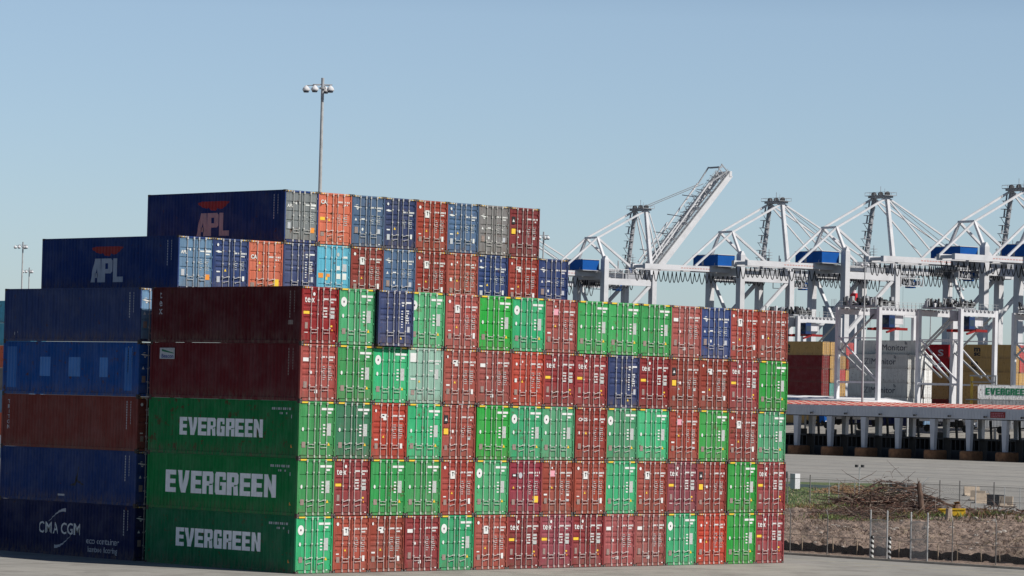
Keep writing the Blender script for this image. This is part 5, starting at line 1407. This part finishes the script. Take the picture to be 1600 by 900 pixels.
q = on(1336, 1300); o = empty('lift_tower', (q.x, q.y, 0), 0, 'pale tower with bright red top behind the crane legs', 'tower')
M['brightred'] = simple('bright_red_tower_paint', (.70, .03, .04), .5)
mb = MB(); mb.box(-2, -2, ZY, 2, 2, 47.2, M['cranewhite']); mb.build('shaft', o); mb = MB(); mb.box(-2.3, -2.3, 47.2, 2.3, 2.3, 51.6, M['brightred']); mb.build('top', o); mb = MB(); mb.lathe([(.8, 0), (.8, 1.6), (.3, 2)], (-.6, 0, 51.6), M['cranewhite'], 12); mb.build('vent', o)

# ------------------------------------------------------------------ things seen under the canopy
for i, (px, D, w_, d_, h_, m_, lab) in enumerate([(1237, 560, 2, 4, 2, 'beige', 'pale tan crate stack at the far left under the canopy'), (1291, 600, 2.4, 3.2, 2.6, 'beige', 'pale tan crate beside the second canopy pillar'),
        (1335, 600, 3, 4.4, 2.4, 'beige', 'heap of tan crates beyond the third canopy pillar'), (1378, 600, 3, 6.5, 2.2, 'beige', 'long tan crate under the middle of the canopy'), (1425, 600, 3, 6, 1.6, 'beige', 'low tan crate right of the middle canopy pillar')]):
    X = 458+i*.5; y = yat(px, X); o = empty('crate', (X, y, ZY), 0, lab, 'crate', 'tan crates in the far yard')
    mb = MB(); mb.box(-w_/2, -d_/2, .15, w_/2, d_/2, h_, M[m_]); mb.build('body', o)
    mb = MB(); mb.box(-w_/2, -d_/2, 0, w_/2, -d_/2+.3, .15, M['stakes']); mb.box(-w_/2, d_/2-.3, 0, w_/2, d_/2, .15, M['stakes']); mb.build('skid', o)
    mb = MB()
    for s in (-.3, .3): mb.box(-w_/2-.03, s*d_-.08, .15, w_/2+.03, s*d_+.08, h_+.03, M['stakes'])
    mb.build('batten', o)
X = 436.; y = yat(1521.5, X); o = empty('access_stair', (X, y, 0), 0, 'yellow frame with grey railed landing left of the white lettered container', 'stair')
for yy in (0, -6):
    mb = MB(); mb.box(-.2, yy-.2, 0, .2, yy+.2, 16.2 if yy == 0 else 16.2, M['yel' if yy == 0 else 'galv']); mb.build('post', o)
mb = MB(); mb.box(-.3, -6, 15.9, .3, .35, 16.2, M['galv']); mb.box(-.2, -6, 14.7, .2, .35, 14.9, M['galv']); mb.build('rail', o)
mb = MB(); mb.box(-1.4, -6, 11.2, 1.4, .35, 11.4, M['galv']); mb.build('landing', o)
mb = MB()
for k in range(12): mb.box(-.9, .4+k*.28, 11.2-k*.5, .9, .7+k*.28, 11.3-k*.5, M['galv'])
mb.build('step_flight', o)
def truck(px, X, rz, c, label):
    y = yat(px, X); o = empty('truck', (X, y, ground_z(X, y)), rz, label, 'truck', 'trucks in the far yard')
    mb = MB(); mb.box(0, -1.2, 1.0, 2.2, 1.2, 1.6, c); mb.hexa([(0, -1.2, 1.6), (2.2, -1.2, 1.6), (2.2, 1.2, 1.6), (0, 1.2, 1.6), (.35, -1.15, 3.2), (2.2, -1.15, 3.2), (2.2, 1.15, 3.2), (.35, 1.15, 3.2)], c); mb.box(-.05, -1.1, .5, 2.2, 1.1, 1.0, c); mb.build('cab', o)
    mb = MB(); mb.hexa([(.02-.03, -1.0, 1.75), (.05, -1.0, 1.75), (.05, 1.0, 1.75), (-.01, 1.0, 1.75), (.22, -.95, 2.9), (.36, -.95, 2.9), (.36, .95, 2.9), (.22, .95, 2.9)], M['glass']); mb.build('windscreen', o)
    mb = MB(); mb.box(2.2, -.9, .8, 8, .9, 1.15, M['darkmetal']); mb.build('chassis', o)
    for x in (.9, 5.6, 6.9):
        for s in (-1, 1): mb = MB(); mb.lathe([(.15, -.16), (.46, -.16), (.52, -.1), (.52, .1), (.46, .16), (.15, .16)], (x, s*1.05, .52), M['gasket'], 14, Matrix.Rotation(R(90), 3, 'X')); mb.build('wheel', o)
    for s in (-.85, .85): mb = MB(); mb.box(-.07, s-.15, .75, -.05, s+.15, .95, M['white']); mb.build('headlight', o)
truck(1372, 447, .1, M['cranewhite'], 'white truck parked beyond the middle of the canopy')
truck(1435, 447, .1, M['cranewhite'], 'white truck second from left beyond the canopy')
truck(1300, 447, 1.3, M['craneblue'], 'dark blue truck under the left of the canopy')
truck(1515, 447, .2, M['cranewhite'], 'white truck at right beyond the canopy')
